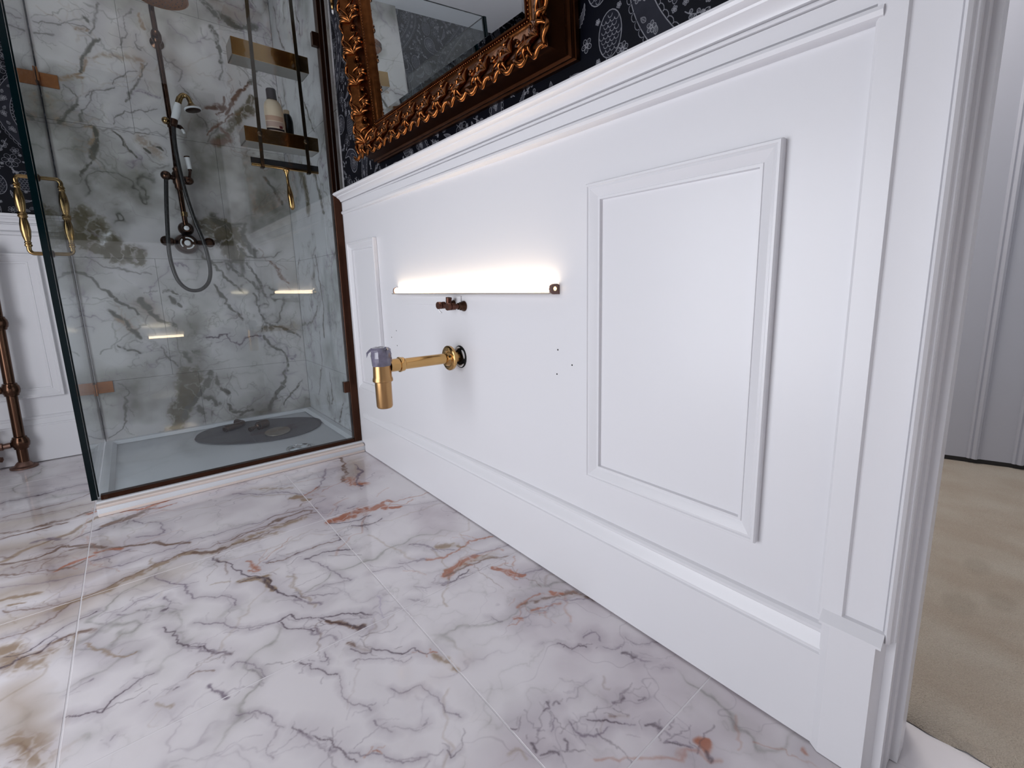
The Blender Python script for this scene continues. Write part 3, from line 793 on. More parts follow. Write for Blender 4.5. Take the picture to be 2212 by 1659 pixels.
    l = (np.clip(line, 0, 1) * (0.7 + 0.4 * n))[..., None]; base = base * (1 - l) + silver * l
    return to_image('wallpaper_print', base), line
im_paper, _ = wallpaper()

def paper_mat(name, tint=1.0):
    m = bpy.data.materials.new(name); m.use_nodes = True
    t = m.node_tree; p = t.nodes['Principled BSDF']
    i = t.nodes.new('ShaderNodeTexImage'); i.image = im_paper; i.interpolation = 'Linear'
    uv = t.nodes.new('ShaderNodeUVMap'); t.links.new(uv.outputs[0], i.inputs[0])
    t.links.new(i.outputs[0], p.inputs['Base Color'])
    b = t.nodes.new('ShaderNodeBump'); b.inputs['Strength'].default_value = 0.5; b.inputs['Distance'].default_value = 0.001
    t.links.new(i.outputs[0], b.inputs['Height']); t.links.new(b.outputs['Normal'], p.inputs['Normal'])
    p.inputs['Roughness'].default_value = 0.45; p.inputs['Specular IOR Level'].default_value = 0.17
    return m

M_floor = image_mat('floor_tile_marble', im_floor, (0, 1), -2.2, 0.2, -0.75, 3.15, 0.08)
M_back = image_mat('shower_tile_marble', im_back, (0, 2), -0.98, 0.02, 0.0, 2.48, 0.05)
M_right = image_mat('shower_side_marble', im_right, (1, 2), 2.15, 3.12, 0.0, 2.48, 0.10)
M_paper = paper_mat('wallpaper')
M_white = mat('white_satin_paint', lin(228, 227, 230), 0.32)
M_wall = mat('white_wall_paint', lin(232, 232, 236), 0.6)
M_grout = mat('pale_grout', lin(222, 218, 220), 0.8)
M_grout2 = mat('grey_grout', lin(150, 152, 154), 0.8)
M_dark = mat('dark_hole', (0.006, 0.006, 0.006), 0.9)
M_glass = glass_mat('clear_glass', (0.925, 0.952, 0.958))
M_edge = mat('green_glass_edge', (0.0008, 0.006, 0.0075), 0.12, spec=0.2)
M_bronze = mat('dark_bronze', (0.055, 0.022, 0.012), 0.30, 0.85, 0.3, 14)
M_copper = mat('antique_copper', (0.095, 0.05, 0.032), 0.2, 1.0, 0.35, 18)
M_brass = mat('polished_brass', (0.56, 0.34, 0.135), 0.16, 1.0, 0.12, 12)
M_brass3 = mat('satin_brass', (0.44, 0.26, 0.115), 0.28, 1.0, 0.10, 12)
M_brass2 = mat('aged_brass', (0.30, 0.20, 0.09), 0.22, 1.0, 0.3, 25)
M_copper2 = mat('dull_copper', (0.13, 0.058, 0.042), 0.42, 0.9, 0.35, 40)
M_copper3 = mat('tarnished_copper', (0.22, 0.13, 0.10), 0.45, 0.9, 0.4, 50)
M_hinge = mat('copper_hinge', (0.38, 0.16, 0.065), 0.28, 1.0, 0.25, 40)
M_strap = mat('dark_strap_metal', (0.16, 0.125, 0.085), 0.3, 1.0)
M_pipe = mat('dark_brass_pipe', (0.075, 0.04, 0.026), 0.28, 1.0, 0.35, 20)
M_steel = mat('brushed_steel', (0.62, 0.60, 0.57), 0.38, 1.0, 0.08, 60)
M_aged = mat('dull_brass_disc', (0.30, 0.27, 0.23), 0.42, 0.8, 0.25, 40)
M_black = mat('black_rubber', (0.012, 0.011, 0.012), 0.45)
M_hose = mat('dark_hose', (0.05, 0.048, 0.046), 0.36, 0.7)
M_porc = mat('white_porcelain', lin(235, 235, 235), 0.12, coat=0.5)
M_tray = mat('white_stone_tray', lin(214, 216, 220), 0.22)
M_tray2 = mat('cream_tray_edge', lin(218, 204, 196), 0.35)
M_mat = mat('grey_bath_mat', lin(92, 92, 96), 0.9, 0, 0.18, 160, 0.6, 300)
M_gilt = mat('gilt_frame_gold', (0.18, 0.062, 0.019), 0.28, 1.0, 0.55, 30, 0.25, 60)
M_gilt2 = mat('gilt_carving_gold', (0.23, 0.082, 0.025), 0.2, 1.0, 0.55, 40)
M_mahog = mat('dark_gilt_moulding', (0.085, 0.028, 0.010), 0.32, 0.9, 0.35, 26)
M_mirror = mat('silvered_glass', (0.86, 0.89, 0.90), 0.0, 1.0)
M_film = mat('plastic_film', lin(106, 102, 120), 0.16, 0, 0.55, 60, coat=0.6)
M_cream = mat('cream_plastic', lin(236, 214, 186), 0.35)
M_navy = mat('dark_navy_plastic', (0.006, 0.012, 0.016), 0.22)
M_brown = mat('dark_brown_cap', (0.028, 0.018, 0.018), 0.35)
M_led = mat('lit_diffuser', (1, 0.95, 0.85), 0.5, emit=(1.0, 0.80, 0.56), estr=12.5)
M_ledspot = mat('lit_end_lens', (1, 0.8, 0.5), 0.5, emit=(1.0, 0.66, 0.28), estr=2.4)
M_endcap = mat('brown_end_cap', (0.16, 0.085, 0.07), 0.4)
M_alu = mat('pale_metal_channel', (0.62, 0.56, 0.50), 0.4, 0.6)
M_chrome = mat('drain_chrome', (0.75, 0.77, 0.78), 0.12, 1.0)
M_hall = mat('grey_hall_paint', lin(186, 187, 196), 0.28)
M_lamp = mat('lit_ceiling_lamp', (1, 1, 1), 0.5, emit=(1.0, 0.95, 0.88), estr=3.0)

# ------------------------------------------------------------------ the setting
GAP = 0.0010
def tile_mesh(x0, x1, y0, y1, z0, z1, ax):
    """thin slab with a worn arris; ax: the axis it lies flat against"""
    b = MB(); b.box(x0, x1, y0, y1, z0, z1, 0.0009, 1); return b

floor = MB().box(-2.15, 0.15, -0.78, 3.12, -0.06, -0.0005).build('floor', M_grout); tag(floor, 'pale marble tiled bathroom floor', 'floor', kind='structure')
xs = [-2.1811, -1.5811, -0.9811, -0.3811, 0.145]; ys = [-0.78, -0.2225, 0.3775, 0.9775, 1.5775, 2.1775, 2.7775, 3.12]
full = None
for x0, x1 in zip(xs[:-1], xs[1:]):
    for y0, y1 in zip(ys[:-1], ys[1:]):
        if x1 > 0 and y0 > 0.3: x1_ = 0.0
        else: x1_ = x1
        x0_ = max(x0, -2.12)
        if x1 > 0 and y0 < 0.3 and y1 > 0.1:
            tile_mesh(x0_ + GAP, x1 - GAP, y0 + GAP, y1 - GAP, -0.012, 0, 2).build('tile', M_floor, floor); continue
        tile_mesh(x0_ + GAP, x1_ - GAP, y0 + GAP, y1 - GAP, -0.012, 0, 2).build('tile', M_floor, floor)

CE = 2.47
b = MB(); b.box(0.012, 0.13, 0.115, 3.2, 0, CE); b.box(0.012, 0.13, -0.80, -0.66, 0, CE); b.box(0.012, 0.13, -0.66, 0.115, 2.06, CE)
wall_right = b.build('wall_right', M_wall); tag(wall_right, 'right wall with white wainscot below dark patterned wallpaper', 'wall', kind='structure')
def wx(y): return -0.015 * max(0.0, (y - 1.0) / 1.19)
b = MB(); st = (0.115, 1.0, 2.185)
b.prism([(wx(y), y) for y in st] + [(0.012, 2.185), (0.012, 0.115)], lambda p, t: (p[0], p[1], t), 0.0, 1.15)
b.build('wainscot_board', M_white, wall_right)
w = MB().box(0.004, 0.0125, 0.208, 2.185, 1.14, CE).build('wallpaper', M_paper, wall_right); planar_uv(w, 1, 2, 0.90, 0.90, 0.354, 1.12)
w = MB().box(0.004, 0.0125, 0.115, 0.208, 1.14, CE).build('wainscot_board', M_white, wall_right)
for y0, y1 in ((2.187, 2.48), (2.48, 3.08)):
    for z0, z1 in ((0, 0.345), (0.345, 0.945), (0.945, 1.545), (1.545, 2.145), (2.145, CE)):
        tile_mesh(0.0, 0.0125, y0 + 0.0004, y1 - 0.0004, z0 + 0.0004, z1 - 0.0004, 0).build('tile', M_right, wall_right)
PANEL = [(0, 0), (0, 0.013), (0.002, 0.016), (0.006, 0.016), (0.008, 0.0135), (0.012, 0.0145), (0.022, 0.0095), (0.029, 0.0055), (0.030, 0.0075), (0.035, 0.0075), (0.036, 0.0)]
def panel_right(y0, y1, z0, z1, off=0.0):
    o = MB().frame(PANEL, lambda a, c, h: (off - h, a, c), y0, y1, z0, z1).build('panel_moulding', M_white, wall_right, 30); return o
panel_right(0.313, 0.716, 0.315, 0.985)
panel_right(1.845, 2.135, 0.315, 0.975, -0.0115)
for (y, z) in ((1.724, 0.608), (1.771, 0.579), (1.725, 0.549), (0.821, 0.613), (0.772, 0.580), (0.825, 0.551)):
    MB().lathe((wx(y) - 0.0006, y, z), (1, 0, 0), [(0.0019, 0), (0.0022, 0.0008)], 10).build('screw_hole', M_dark, wall_right)
hx = wx(1.275)
b = MB(); b.lathe((hx - 0.0008, 1.272, 0.55), (1, 0, 0), [(0.036, 0), (0.037, 0.0012)], 28); b.build('pipe_hole', M_dark, wall_right)
b = MB().box(-0.0085, 0.0, 1.247, 1.682, 0.714, 0.7445, 0.0008, 1); b.build('mounting_batten', M_white, wall_right)

# dado rails, skirtings, door trim
DADO = [(0, 0), (0.012, 0.0), (0.019, 0.003), (0.022, 0.009), (0.019, 0.015), (0.013, 0.0175), (0.004, 0.0182), (0.004, 0.0212), (0.0105, 0.0218), (0.0105, 0.046), (0.0065, 0.0462), (0.0065, 0.0475), (0.0145, 0.0478), (0.0165, 0.0505), (0.0155, 0.0530), (0.0100, 0.0535), (0.0100, 0.0548),
        (0.0205, 0.0552), (0.022, 0.060), (0.028, 0.067), (0.036, 0.072), (0.037, 0.0755), (0.044, 0.077), (0.049, 0.080), (0.051, 0.085), (0.049, 0.090), (0.0, 0.0925)]
d1 = MB().prism(DADO, lambda p, t: (0.004 - p[0] - 0.004, t, 1.1005 + p[1]), 0.199, 2.187).build('trim_1', M_white, None, 25)
tag(d1, 'white moulded dado rail along the right wall under the mirror', 'dado rail', kind='structure')
SKIRT = [(0, 0), (0.020, 0.001), (0.020, 0.168), (0.0165, 0.170), (0.0165, 0.1755), (0.0195, 0.178), (0.0175, 0.183), (0.011, 0.193), (0.0085, 0.2), (0.0115, 0.203), (0.0115, 0.208), (0.007, 0.2125), (0, 0.215)]
s1 = MB().prism(SKIRT, lambda p, t: (-p[0], t, p[1] + 0.0035), 0.196, 2.137).build('baseboard_right', M_white, None, 25)
tag(s1, 'tall white skirting board under the right wainscot', 'skirting board', kind='structure')
ARCH = [(0.208, -0.002), (0.208, 0.012), (0.204, 0.016), (0.174, 0.016), (0.1715, 0.009), (0.169, 0.0085), (0.123, 0.0085), (0.1215, 0.006), (0.1205, 0.012), (0.117, 0.0165), (0.113, 0.012), (0.112, 0.004), (0.110, 0.002), (0.1085, 0.0025), (0.1075, 0.0008), (0.1075, -0.002)]
t3 = MB(); t3.prism(ARCH, lambda p, t: (-p[1], p[0], t), 0.24, CE)
t3 = t3.build('trim_2', M_white, None, 25); tag(t3, 'white door architrave at the near end of the right wall', 'architrave', kind='structure')
b = MB(); pl = [(0.0, 0.199), (-0.018, 0.199), (-0.027, 0.186), (-0.027, 0.126), (0.0, 0.118)]
b.prism(pl, lambda p, t: (p[0], p[1], t), 0.0012, 0.236)
b.prism([(-0.0, 0.236), (-0.031, 0.236), (-0.031, 0.240), (-0.016, 0.253), (0.0, 0.255)], lambda p, t: (p[0], t, p[1]), 0.119, 0.2)
b.build('plinth_block', M_white, t3, 30)
# jamb lining with its stop
b = MB(); JB = [(0.0002, 0.1070), (0.02, 0.1070), (0.021, 0.103), (0.046, 0.103), (0.047, 0.093), (0.085, 0.093), (0.086, 0.103), (0.13, 0.103), (0.13, 0.115), (0.0, 0.115)]
b.prism(JB, lambda p, t: (p[0], p[1], t), 0.0015, 2.06); b.box(0.13, 0.146, 0.103, 0.19, 0.0015, 2.1)
j = b.build('trim_3', M_white, None, 25); tag(j, 'white door jamb lining beside the beige carpet', 'door jamb', kind='structure')

b = MB(); b.box(-2.15, 0.13, 3.115, 3.2, 0, CE); wall_back = b.build('wall_back', M_wall); tag(wall_back, 'far wall, marble in the shower and panelled white beside it', 'wall', kind='structure')
rows = ((0, 0.345, -0.55), (0.345, 0.945, -0.66), (0.945, 1.545, -0.335), (1.545, 2.145, -0.66), (2.145, CE, -0.335))
for z0, z1, xj in rows:
    for x0, x1 in ((-0.962, xj), (xj, 0.0)):
        tile_mesh(x0 + 0.0004, x1 - 0.0004, 3.08, 3.1155, z0 + 0.0004, z1 - 0.0004, 1).build('tile', M_back, wall_back)
MB().box(-2.13, -0.9635, 3.10, 3.1155, 0, 1.06).build('wainscot_board', M_white, wall_back)
w = MB().box(-2.13, -0.9635, 3.106, 3.1155, 1.05, CE).build('wallpaper', M_paper, wall_back); planar_uv(w, 0, 2, 0.90, 0.90, 0.3, 0.1)
for x0, x1 in ((-1.46, -1.073), (-2.02, -1.62)):
    MB().frame([(o * 1.25, h * 1.2) for o, h in PANEL], lambda a, c, h: (a, 3.10 - h, c), x0, x1, 0.305, 0.957).build('panel_moulding', M_white, wall_back, 30)
d2 = MB().prism(DADO, lambda p, t: (t, 3.10 - p[0], 1.034 + p[1]), -2.13, -0.965).build('trim_4', M_white, None, 25); tag(d2, 'white dado rail on the far wall left of the shower', 'dado rail', kind='structure')
s2 = MB().prism(SKIRT, lambda p, t: (t, 3.10 - p[0], p[1] + 0.0035), -2.13, -0.965).build('baseboard_back', M_white, None, 25); tag(s2, 'white skirting board on the far wall behind the copper pipes', 'skirting board', kind='structure')

# left wall with the window, rear wall, ceiling
WY0, WY1, WZ0, WZ1 = 0.35, 1.85, 0.02, 1.52
b = MB(); b.box(-2.25, -2.13, -0.8, WY0, 0, CE); b.box(-2.25, -2.13, WY1, 3.2, 0, CE); b.box(-2.25, -2.13, WY0, WY1, 0, WZ0); b.box(-2.25, -2.13, WY0, WY1, WZ1, CE)
wl = b.build('wall_left', M_wall); tag(wl, 'left wall with the window, outside the picture', 'wall', kind='structure')
b = MB().box(-2.25, 0.13, -0.80, -0.72, 0, CE); wr = b.build('wall_rear', M_white); tag(wr, 'rear wall behind the viewer', 'wall', kind='structure')
b = MB().box(-2.25, 0.13, -0.8, 3.2, CE, CE + 0.08); ce = b.build('ceiling', M_wall); tag(ce, 'plain white ceiling seen in the mirror', 'ceiling', kind='structure')

w = MB(); w.box(-2.13, -2.124, -0.72, WY0, 1.19, CE); w.box(-2.13, -2.124, WY1, 3.1, 1.19, CE); w.box(-2.13, -2.124, WY0, WY1, WZ1, CE)
w = w.build('wallpaper', M_paper, wl); planar_uv(w, 1, 2, 0.90, 0.90)
w = MB().box(-2.13, 0.012, -0.72, -0.714, 1.19, CE).build('wallpaper', M_paper, wr); planar_uv(w, 0, 2, 0.90, 0.90)
b = MB(); b.frame([(0, 0), (0, 0.05), (0.05, 0.05), (0.05, 0)], lambda a, c, h: (-2.19 + h, a, c), WY0, WY1, WZ0, WZ1)
b.box(-2.185, -2.15, (WY0 + WY1) / 2 - 0.02, (WY0 + WY1) / 2 + 0.02, WZ0 + 0.04, WZ1 - 0.04)
wn = b.build('window_1', M_white); tag(wn, 'white window frame in the left wall, outside the picture', 'window', kind='structure')

# ------------------------------------------------------------------ hall beyond the door
hall = MB().box(0.13, 2.15, -1.35, 1.6, -0.06, -0.002).build('floor_hall', M_grout); tag(hall, 'hall floor under the carpet', 'floor', kind='structure')
b = MB(); b.box(2.10, 2.2, -1.35, 1.6, 0, CE); b.box(0.13, 2.1, 1.5, 1.6, 0, CE); b.box(0.13, 2.1, -1.35, -1.25, 0, CE); b.box(0.13, 2.1, -1.35, 1.6, 2.43, CE)
wh = b.build('wall_hall', M_wall); tag(wh, 'pale hall walls beyond the doorway', 'wall', kind='structure')
# hall door leaf, standing a little ajar over a dark gap
d = thing('door_1', (1.728, 0.36, 0), 'pale grey painted door with vertical mouldings across the carpeted hall', 'door'); d['kind'] = 'structure'
b = MB(); b.box(0, 0.04, -0.86, 0, 0.030, 2.03); b.build('door_leaf', M_hall, d, local=True)
ROLL = [(-0.020, 0), (-0.018, 0.006), (-0.012, 0.009), (-0.006, 0.006), (-0.004, 0.010), (0.004, 0.015), (0.012, 0.012), (0.016, 0.004), (0.022, 0.002), (0.022, 0)]
for y in (-0.182, -0.318):
    MB().prism(ROLL, lambda p, t: (-p[1], y - p[0], t), 0.030, 2.03).build('door_moulding', M_hall, d, 30, local=True)
d.rotation_euler = (0, 0, math.radians(17))
MB().box(0.0005, 0.038, -0.86, 0, 0.0115, 0.030).build('dark_gap_strip', M_black, d, 0, local=True)  # black strip stands in for the shade of the gap under the leaf

# carpet with a frayed front edge
b = MB(); bm = b.bm
xs_ = [0.15 + 1.94 * i / 60 for i in range(61)]; ys_ = [-1.24 + 2.72 * i / 110 for i in range(111)]
G_ = []
for j, y in enumerate(ys_):
    row = []
    for i, x in enumerate(xs_):
        e = 0.004 * math.sin(y * 90) + rng.normal(0, 0.0025) if i == 0 else 0
        zz = (0.011 if i else 0.001) + rng.normal(0, 0.0007) + (0.0022 if i == 1 else 0)
        xx = x if i != 1 else 0.160
        if y > 0.096 and xx < 0.147: xx = 0.147
        row.append(bm.verts.new((max(xx + e, 0.1475), y, zz)))
    G_.append(row)
for j in range(110):
    for i in range(60): bm.faces.new((G_[j][i], G_[j][i + 1], G_[j + 1][i + 1], G_[j + 1][i]))
M_carpet = bpy.data.materials.new('beige_carpet'); M_carpet.use_nodes = True
t = M_carpet.node_tree; p = t.nodes['Principled BSDF']; tc = t.nodes.new('ShaderNodeTexCoord')
n1 = t.nodes.new('ShaderNodeTexNoise'); n1.inputs['Scale'].default_value = 9; n1.inputs['Detail'].default_value = 6
mp = t.nodes.new('ShaderNodeMapping'); mp.inputs['Scale'].default_value = (0.7, 0.5, 1); mp.inputs['Rotation'].default_value = (0, 0, 0.5)
t.links.new(tc.outputs['Object'], mp.inputs[0]); t.links.new(mp.outputs[0], n1.inputs['Vector'])
n2 = t.nodes.new('ShaderNodeTexNoise'); n2.inputs['Scale'].default_value = 420; n2.inputs['Detail'].default_value = 2
t.links.new(tc.outputs['Object'], n2.inputs['Vector'])
cr = t.nodes.new('ShaderNodeValToRGB'); cr.color_ramp.elements[0].position = 0.34; cr.color_ramp.elements[0].color = (*lin(186, 172, 156), 1); cr.color_ramp.elements[1].position = 0.66; cr.color_ramp.elements[1].color = (*lin(198, 188, 174), 1)
t.links.new(n1.outputs['Fac'], cr.inputs[0])
mx = t.nodes.new('ShaderNodeMix'); mx.data_type = 'RGBA'; mx.blend_type = 'MULTIPLY'; mx.inputs[0].default_value = 0.35
t.links.new(cr.outputs[0], mx.inputs[6]); t.links.new(n2.outputs['Fac'], mx.inputs[7]); 
# three darker foot-worn patches
last = mx.outputs[2]
for (cx, cy, rx, ry) in ((0.83, 0.075, 0.055, 0.03), (0.60, 0.085, 0.06, 0.035), (0.68, 0.02, 0.05, 0.03)):
    s = t.nodes.new('ShaderNodeVectorMath'); s.operation = 'SUBTRACT'; s.inputs[1].default_value = (cx, cy, 0); t.links.new(tc.outputs['Object'], s.inputs[0])
    q = t.nodes.new('ShaderNodeVectorMath'); q.operation = 'MULTIPLY'; q.inputs[1].default_value = (1 / rx, 1 / ry, 0); t.links.new(s.outputs[0], q.inputs[0])
    ln = t.nodes.new('ShaderNodeVectorMath'); ln.operation = 'LENGTH'; t.links.new(q.outputs[0], ln.inputs[0])
    mr = t.nodes.new('ShaderNodeMapRange'); mr.inputs[1].default_value = 0.6; mr.inputs[2].default_value = 1.1; mr.inputs[3].default_value = 0.16; mr.inputs[4].default_value = 0.0; t.links.new(ln.outputs['Value'], mr.inputs[0])
    m2 = t.nodes.new('ShaderNodeMix'); m2.data_type = 'RGBA'; m2.inputs[7].default_value = (*lin(110, 100, 84), 1); t.links.new(mr.outputs[0], m2.inputs[0]); t.links.new(last, m2.inputs[6]); last = m2.outputs[2]
t.links.new(last, p.inputs['Base Color']); p.inputs['Roughness'].default_value = 0.95; p.inputs['Specular IOR Level'].default_value = 0.1
bp = t.nodes.new('ShaderNodeBump'); bp.inputs['Strength'].default_value = 0.9; bp.inputs['Distance'].default_value = 0.004; t.links.new(n2.outputs['Fac'], bp.inputs['Height']); t.links.new(bp.outputs[0], p.inputs['Normal'])
ca = b.build('carpet', M_carpet, None, 60); tag(ca, 'beige worn hall carpet with a frayed edge at the marble threshold', 'carpet')

# unseen lamp added as shower fill; its light is set up above
l = thing('fill_lamp', (-0.55, 2.65, CE - 0.001), 'small flush white lamp rim added for fill light in the shower, above the picture', 'lamp')
MB().frame([(0, 0), (0, 0.012), (0.012, 0.012), (0.012, 0)], lambda a, c, h: (a, c, CE - 0.001 - h), -0.70, -0.40, 2.50, 2.80).build('lamp_rim', M_white, l)

# ------------------------------------------------------------------ shower tray, screen and door
tray = thing('shower_tray', (-0.48, 2.6, 0), 'low white shower tray behind the glass', 'shower tray')
b = MB(); b.box(-0.968, -0.001, 2.142, 3.079, 0.001, 0.030, 0.003)
b.build('tray_base', M_tray, tray)
b = MB(); fr_ = [(0, 0.030), (0, 0.043), (0.003, 0.046), (0.03, 0.046), (0.045, 0.0305)]
b.frame(fr_, lambda a, c, h: (a, c, h), -0.968, -0.001, 2.168, 3.079); b.build('tray_rim', M_tray, tray)
b = MB(); b.prism([(2.142, 0.030), (2.142, 0.036), (2.146, 0.040), (2.176, 0.0405), (2.176, 0.030)], lambda p, t: (t, p[0], p[1]), -0.968, -0.022); b.build('tray_front_lip', M_tray2, tray)
b = MB(); b.box(-0.966, -0.022, 2.1385, 2.142, 0.001, 0.011, 0.001); b.build('sealant_bead', M_tray2, tray)
b = MB(); c0 = (-0.262, 2.33, 0.0305)
b.lathe(c0, (0, 0, 1), [(0.058, 0), (0.058, 0.003), (0.05, 0.004), (0.048, 0.001), (0.0, 0.001)], 28)
for a in (0.3, 1.87): b.tube([(c0[0] - 0.048 * math.cos(a), c0[1] - 0.048 * math.sin(a), 0.0335), (c0[0] + 0.048 * math.cos(a), c0[1] + 0.048 * math.sin(a), 0.0335)], 0.004, 6)
b.build('drain', M_chrome, tray)

GY = 2.19; GT = 2.066
scr = thing('shower_screen', (-0.48, GY, 0.0465), 'fixed clear glass shower panel with bronze rail along the tray', 'shower screen')
MB().box(-0.958, -0.024, GY, GY + 0.008, 0.060, GT).build('glass_pane', M_glass, scr, 0)
MB().box(-0.9625, -0.9582, GY - 0.0002, GY + 0.0082, 0.058, GT).build('pane_edge', M_edge, scr, 0)
MB().box(-0.958, -0.024, GY, GY + 0.008, GT, GT + 0.0006).build('pane_edge', M_edge, scr, 0)
b = MB(); b.box(-0.955, -0.052, GY - 0.008, GY + 0.018, 0.0468, 0.0635, 0.001, 1); b.build('bottom_rail', M_bronze, scr, 0)
b = MB(); b.box(-0.948, -0.936, GY - 0.0095, GY - 0.0081, 0.047, 0.060, 0.0005, 1); b.build('rail_end_stop', M_copper, scr, 0)
b = MB(); b.box(-0.050, -0.0165, GY - 0.008, GY + 0.03, 0.0468, GT, 0.001, 1); b.build('wall_channel', M_bronze, scr, 0)
MB().box(-0.0345, -0.0315, GY - 0.0105, GY - 0.0082, 1.19, GT).build('sealant_strip', M_steel, scr, 0)
for z in (1.80, 0.318):
    MB().box(-0.077, -0.0505, GY - 0.007, GY + 0.016, z - 0.026, z + 0.026, 0.0012, 1).build('clamp', M_bronze, scr, 0)

dr = thing('shower_door', (-0.966, 3.07, 0.06), 'clear glass shower door edge-on with brass handles and copper hinges', 'shower door')
MB().box(-0.972, -0.964, GY + 0.012, 3.066, 0.062, GT).build('glass_pane', M_glass, dr, 0)
MB().box(-0.9800, -0.9635, GY - 0.004, GY + 0.0118, 0.050, GT).build('pane_edge', M_edge, dr, 0)
MB().box(-0.972, -0.964, GY + 0.012, 3.066, GT, GT + 0.0006).build('pane_edge', M_edge, dr, 0)
MB().box(-0.973, -0.963, 3.0665, 3.0695, 0.062, GT).build('seal_strip', M_black, dr, 0)
for z in (1.705, 0.318):
    h = MB().box(-0.963, -0.957, 3.006, 3.066, z - 0.028, z + 0.028, 0.001, 1).build('hinge', M_hinge, dr, 0)
    MB().box(-0.957, -0.900, 3.0735, 3.0795, z - 0.028, z + 0.028, 0.001, 1).build('wall_plate', M_hinge, h, 0)
    MB().tube([(-0.960, 3.0695, z - 0.028), (-0.960, 3.0695, z + 0.028)], 0.0034, 10).build('hinge_pin', M_hinge, h)
def grip_profile(L):
    P = []
    def add(h, r): P.append((r, h * L))
    for h, r in ((0, .0075), (.02, .0095), (.035, .0095), (.045, .007), (.06, .0090), (.07, .0090), (.085, .0070), (.16, .0105), (.26, .0128), (.36, .0118), (.45, .0088), (.47, .0112), (.485, .0125), (.5, .0105), (.515, .0125), (.53, .0112),
                 (.55, .0088), (.64, .0118), (.74, .0128), (.84, .0105), (.915, .0070), (.93, .0090), (.94, .0090), (.955, .007), (.965, .0095), (.98, .0095), (1, .0075)): add(h, r)
    return P
for sx, x_ in ((1, -0.912), (-1, -1.014)):
    hz0, hz1, hy = 0.928, 1.128, 2.255
    h = MB().lathe((x_, hy, hz0), (0, 0, 1), grip_profile(hz1 - hz0), 18).build('handle', M_brass2, dr)
    for z, sg in ((hz0, -1), (hz1, 1)):
        gx = -0.9635 if sx > 0 else -0.9725
        MB().tube(smooth_pts([(x_, hy, z), (x_, hy, z + sg * 0.012), (x_ - sx * 0.007, hy, z + sg * 0.020), (x_ - sx * 0.020, hy, z + sg * 0.021), (gx + sx * 0.001, hy, z + sg * 0.021)], 5), 0.0062, 12).build('handle_arm', M_brass2, h)
        MB().lathe((gx, hy, z + sg * 0.021), (sx, 0, 0), [(0.012, 0), (0.0125, 0.003), (0.009, 0.006), (0.0062, 0.007)], 18).build('rosette', M_pipe, h)

# grey mat and loose fittings on the tray
mt = [(-0.625, 2.84), (-0.60, 2.93), (-0.54, 3.00), (-0.45, 3.025), (-0.32, 3.01), (-0.20, 2.955), (-0.10, 2.885), (-0.045, 2.80), (-0.05, 2.70), (-0.10, 2.61), (-0.18, 2.55), (-0.28, 2.53), (-0.38, 2.55), (-0.48, 2.605), (-0.57, 2.69), (-0.615, 2.77)]
mp_ = [tuple(q) for q in smooth_pts(mt + [mt[0]], 4)[:-1]]
o = MB().prism(mp_, lambda p, t: (p[0], p[1], t), 0.0312, 0.0365).build('bath_mat', M_mat); tag(o, 'dark grey oval mat lying on the shower tray', 'mat')
def fitting(name, c, ang, label, kind):
    T = thing(name, (c[0], c[1], 0.0368), label, 'pipe fitting', 'loose pipe fittings on the shower mat')
    ca, sa = math.cos(ang), math.sin(ang)
    f = lambda u, v, h: (c[0] + u * ca - v * sa, c[1] + u * sa + v * ca, 0.0368 + h)
    r = 0.017
    if kind == 0:
        MB().tube(smooth_pts([f(-0.06, 0, r), f(-0.02, 0, r), f(0.012, 0, r), f(0.03, 0.014, r), f(0.034, 0.05, r)], 5), 0.0145, 14).build('elbow', M_pipe, T)
        MB().lathe(f(-0.062, 0, r), (-ca, -sa, 0), [(0.0165, 0), (0.0165, 0.018), (0.012, 0.02), (0.012, 0.03), (0.008, 0.031)], 14).build('collar', M_pipe, T)
        MB().lathe(f(0.034, 0.045, r), (-sa, ca, 0), [(0.0168, 0), (0.0168, 0.02), (0.011, 0.021)], 8).build('nut', M_pipe, T)
    else:
        MB().lathe(f(0, 0, 0.024), (ca, sa, 0), [(0.0, -0.028), (0.022, -0.028), (0.0235, -0.02), (0.0235, 0.02), (0.022, 0.026), (0.0, 0.026)], 18).build('knob', M_pipe, T)
        MB().lathe(f(-0.028, 0, 0.024), (-ca, -sa, -0.08), [(0.014, 0), (0.015, 0.012), (0.010, 0.016), (0.010, 0.04), (0.013, 0.042), (0.013, 0.055), (0.0, 0.056)], 14).build('stem', M_pipe, T)
fitting('pipe_fitting', (-0.415, 2.905), 0.55, 'dark bent pipe fitting on the grey mat, the farther left one', 0)
fitting('pipe_fitting', (-0.325, 2.79), 0.6, 'dark round knob fitting on the mat beside the disc', 1)
T = thing('waste_cover', (-0.285, 2.645, 0.037), 'round dull brass waste cover disc propped on the grey mat', 'waste cover')
b = MB(); b.lathe((-0.285, 2.645, 0.044), (-0.05, -0.10, 1), [(0.0, 0.0), (0.058, 0.0), (0.060, 0.002), (0.0585, 0.0045), (0.05, 0.006), (0.004, 0.0065), (0.003, 0.005), (0.0, 0.005)], 32); b.build('disc', M_aged, T)
b = MB(); b.lathe((-0.285, 2.645, 0.0370), (0, 0, 1), [(0.02, 0), (0.018, 0.0075)], 12); b.build('stub', M_pipe, T)

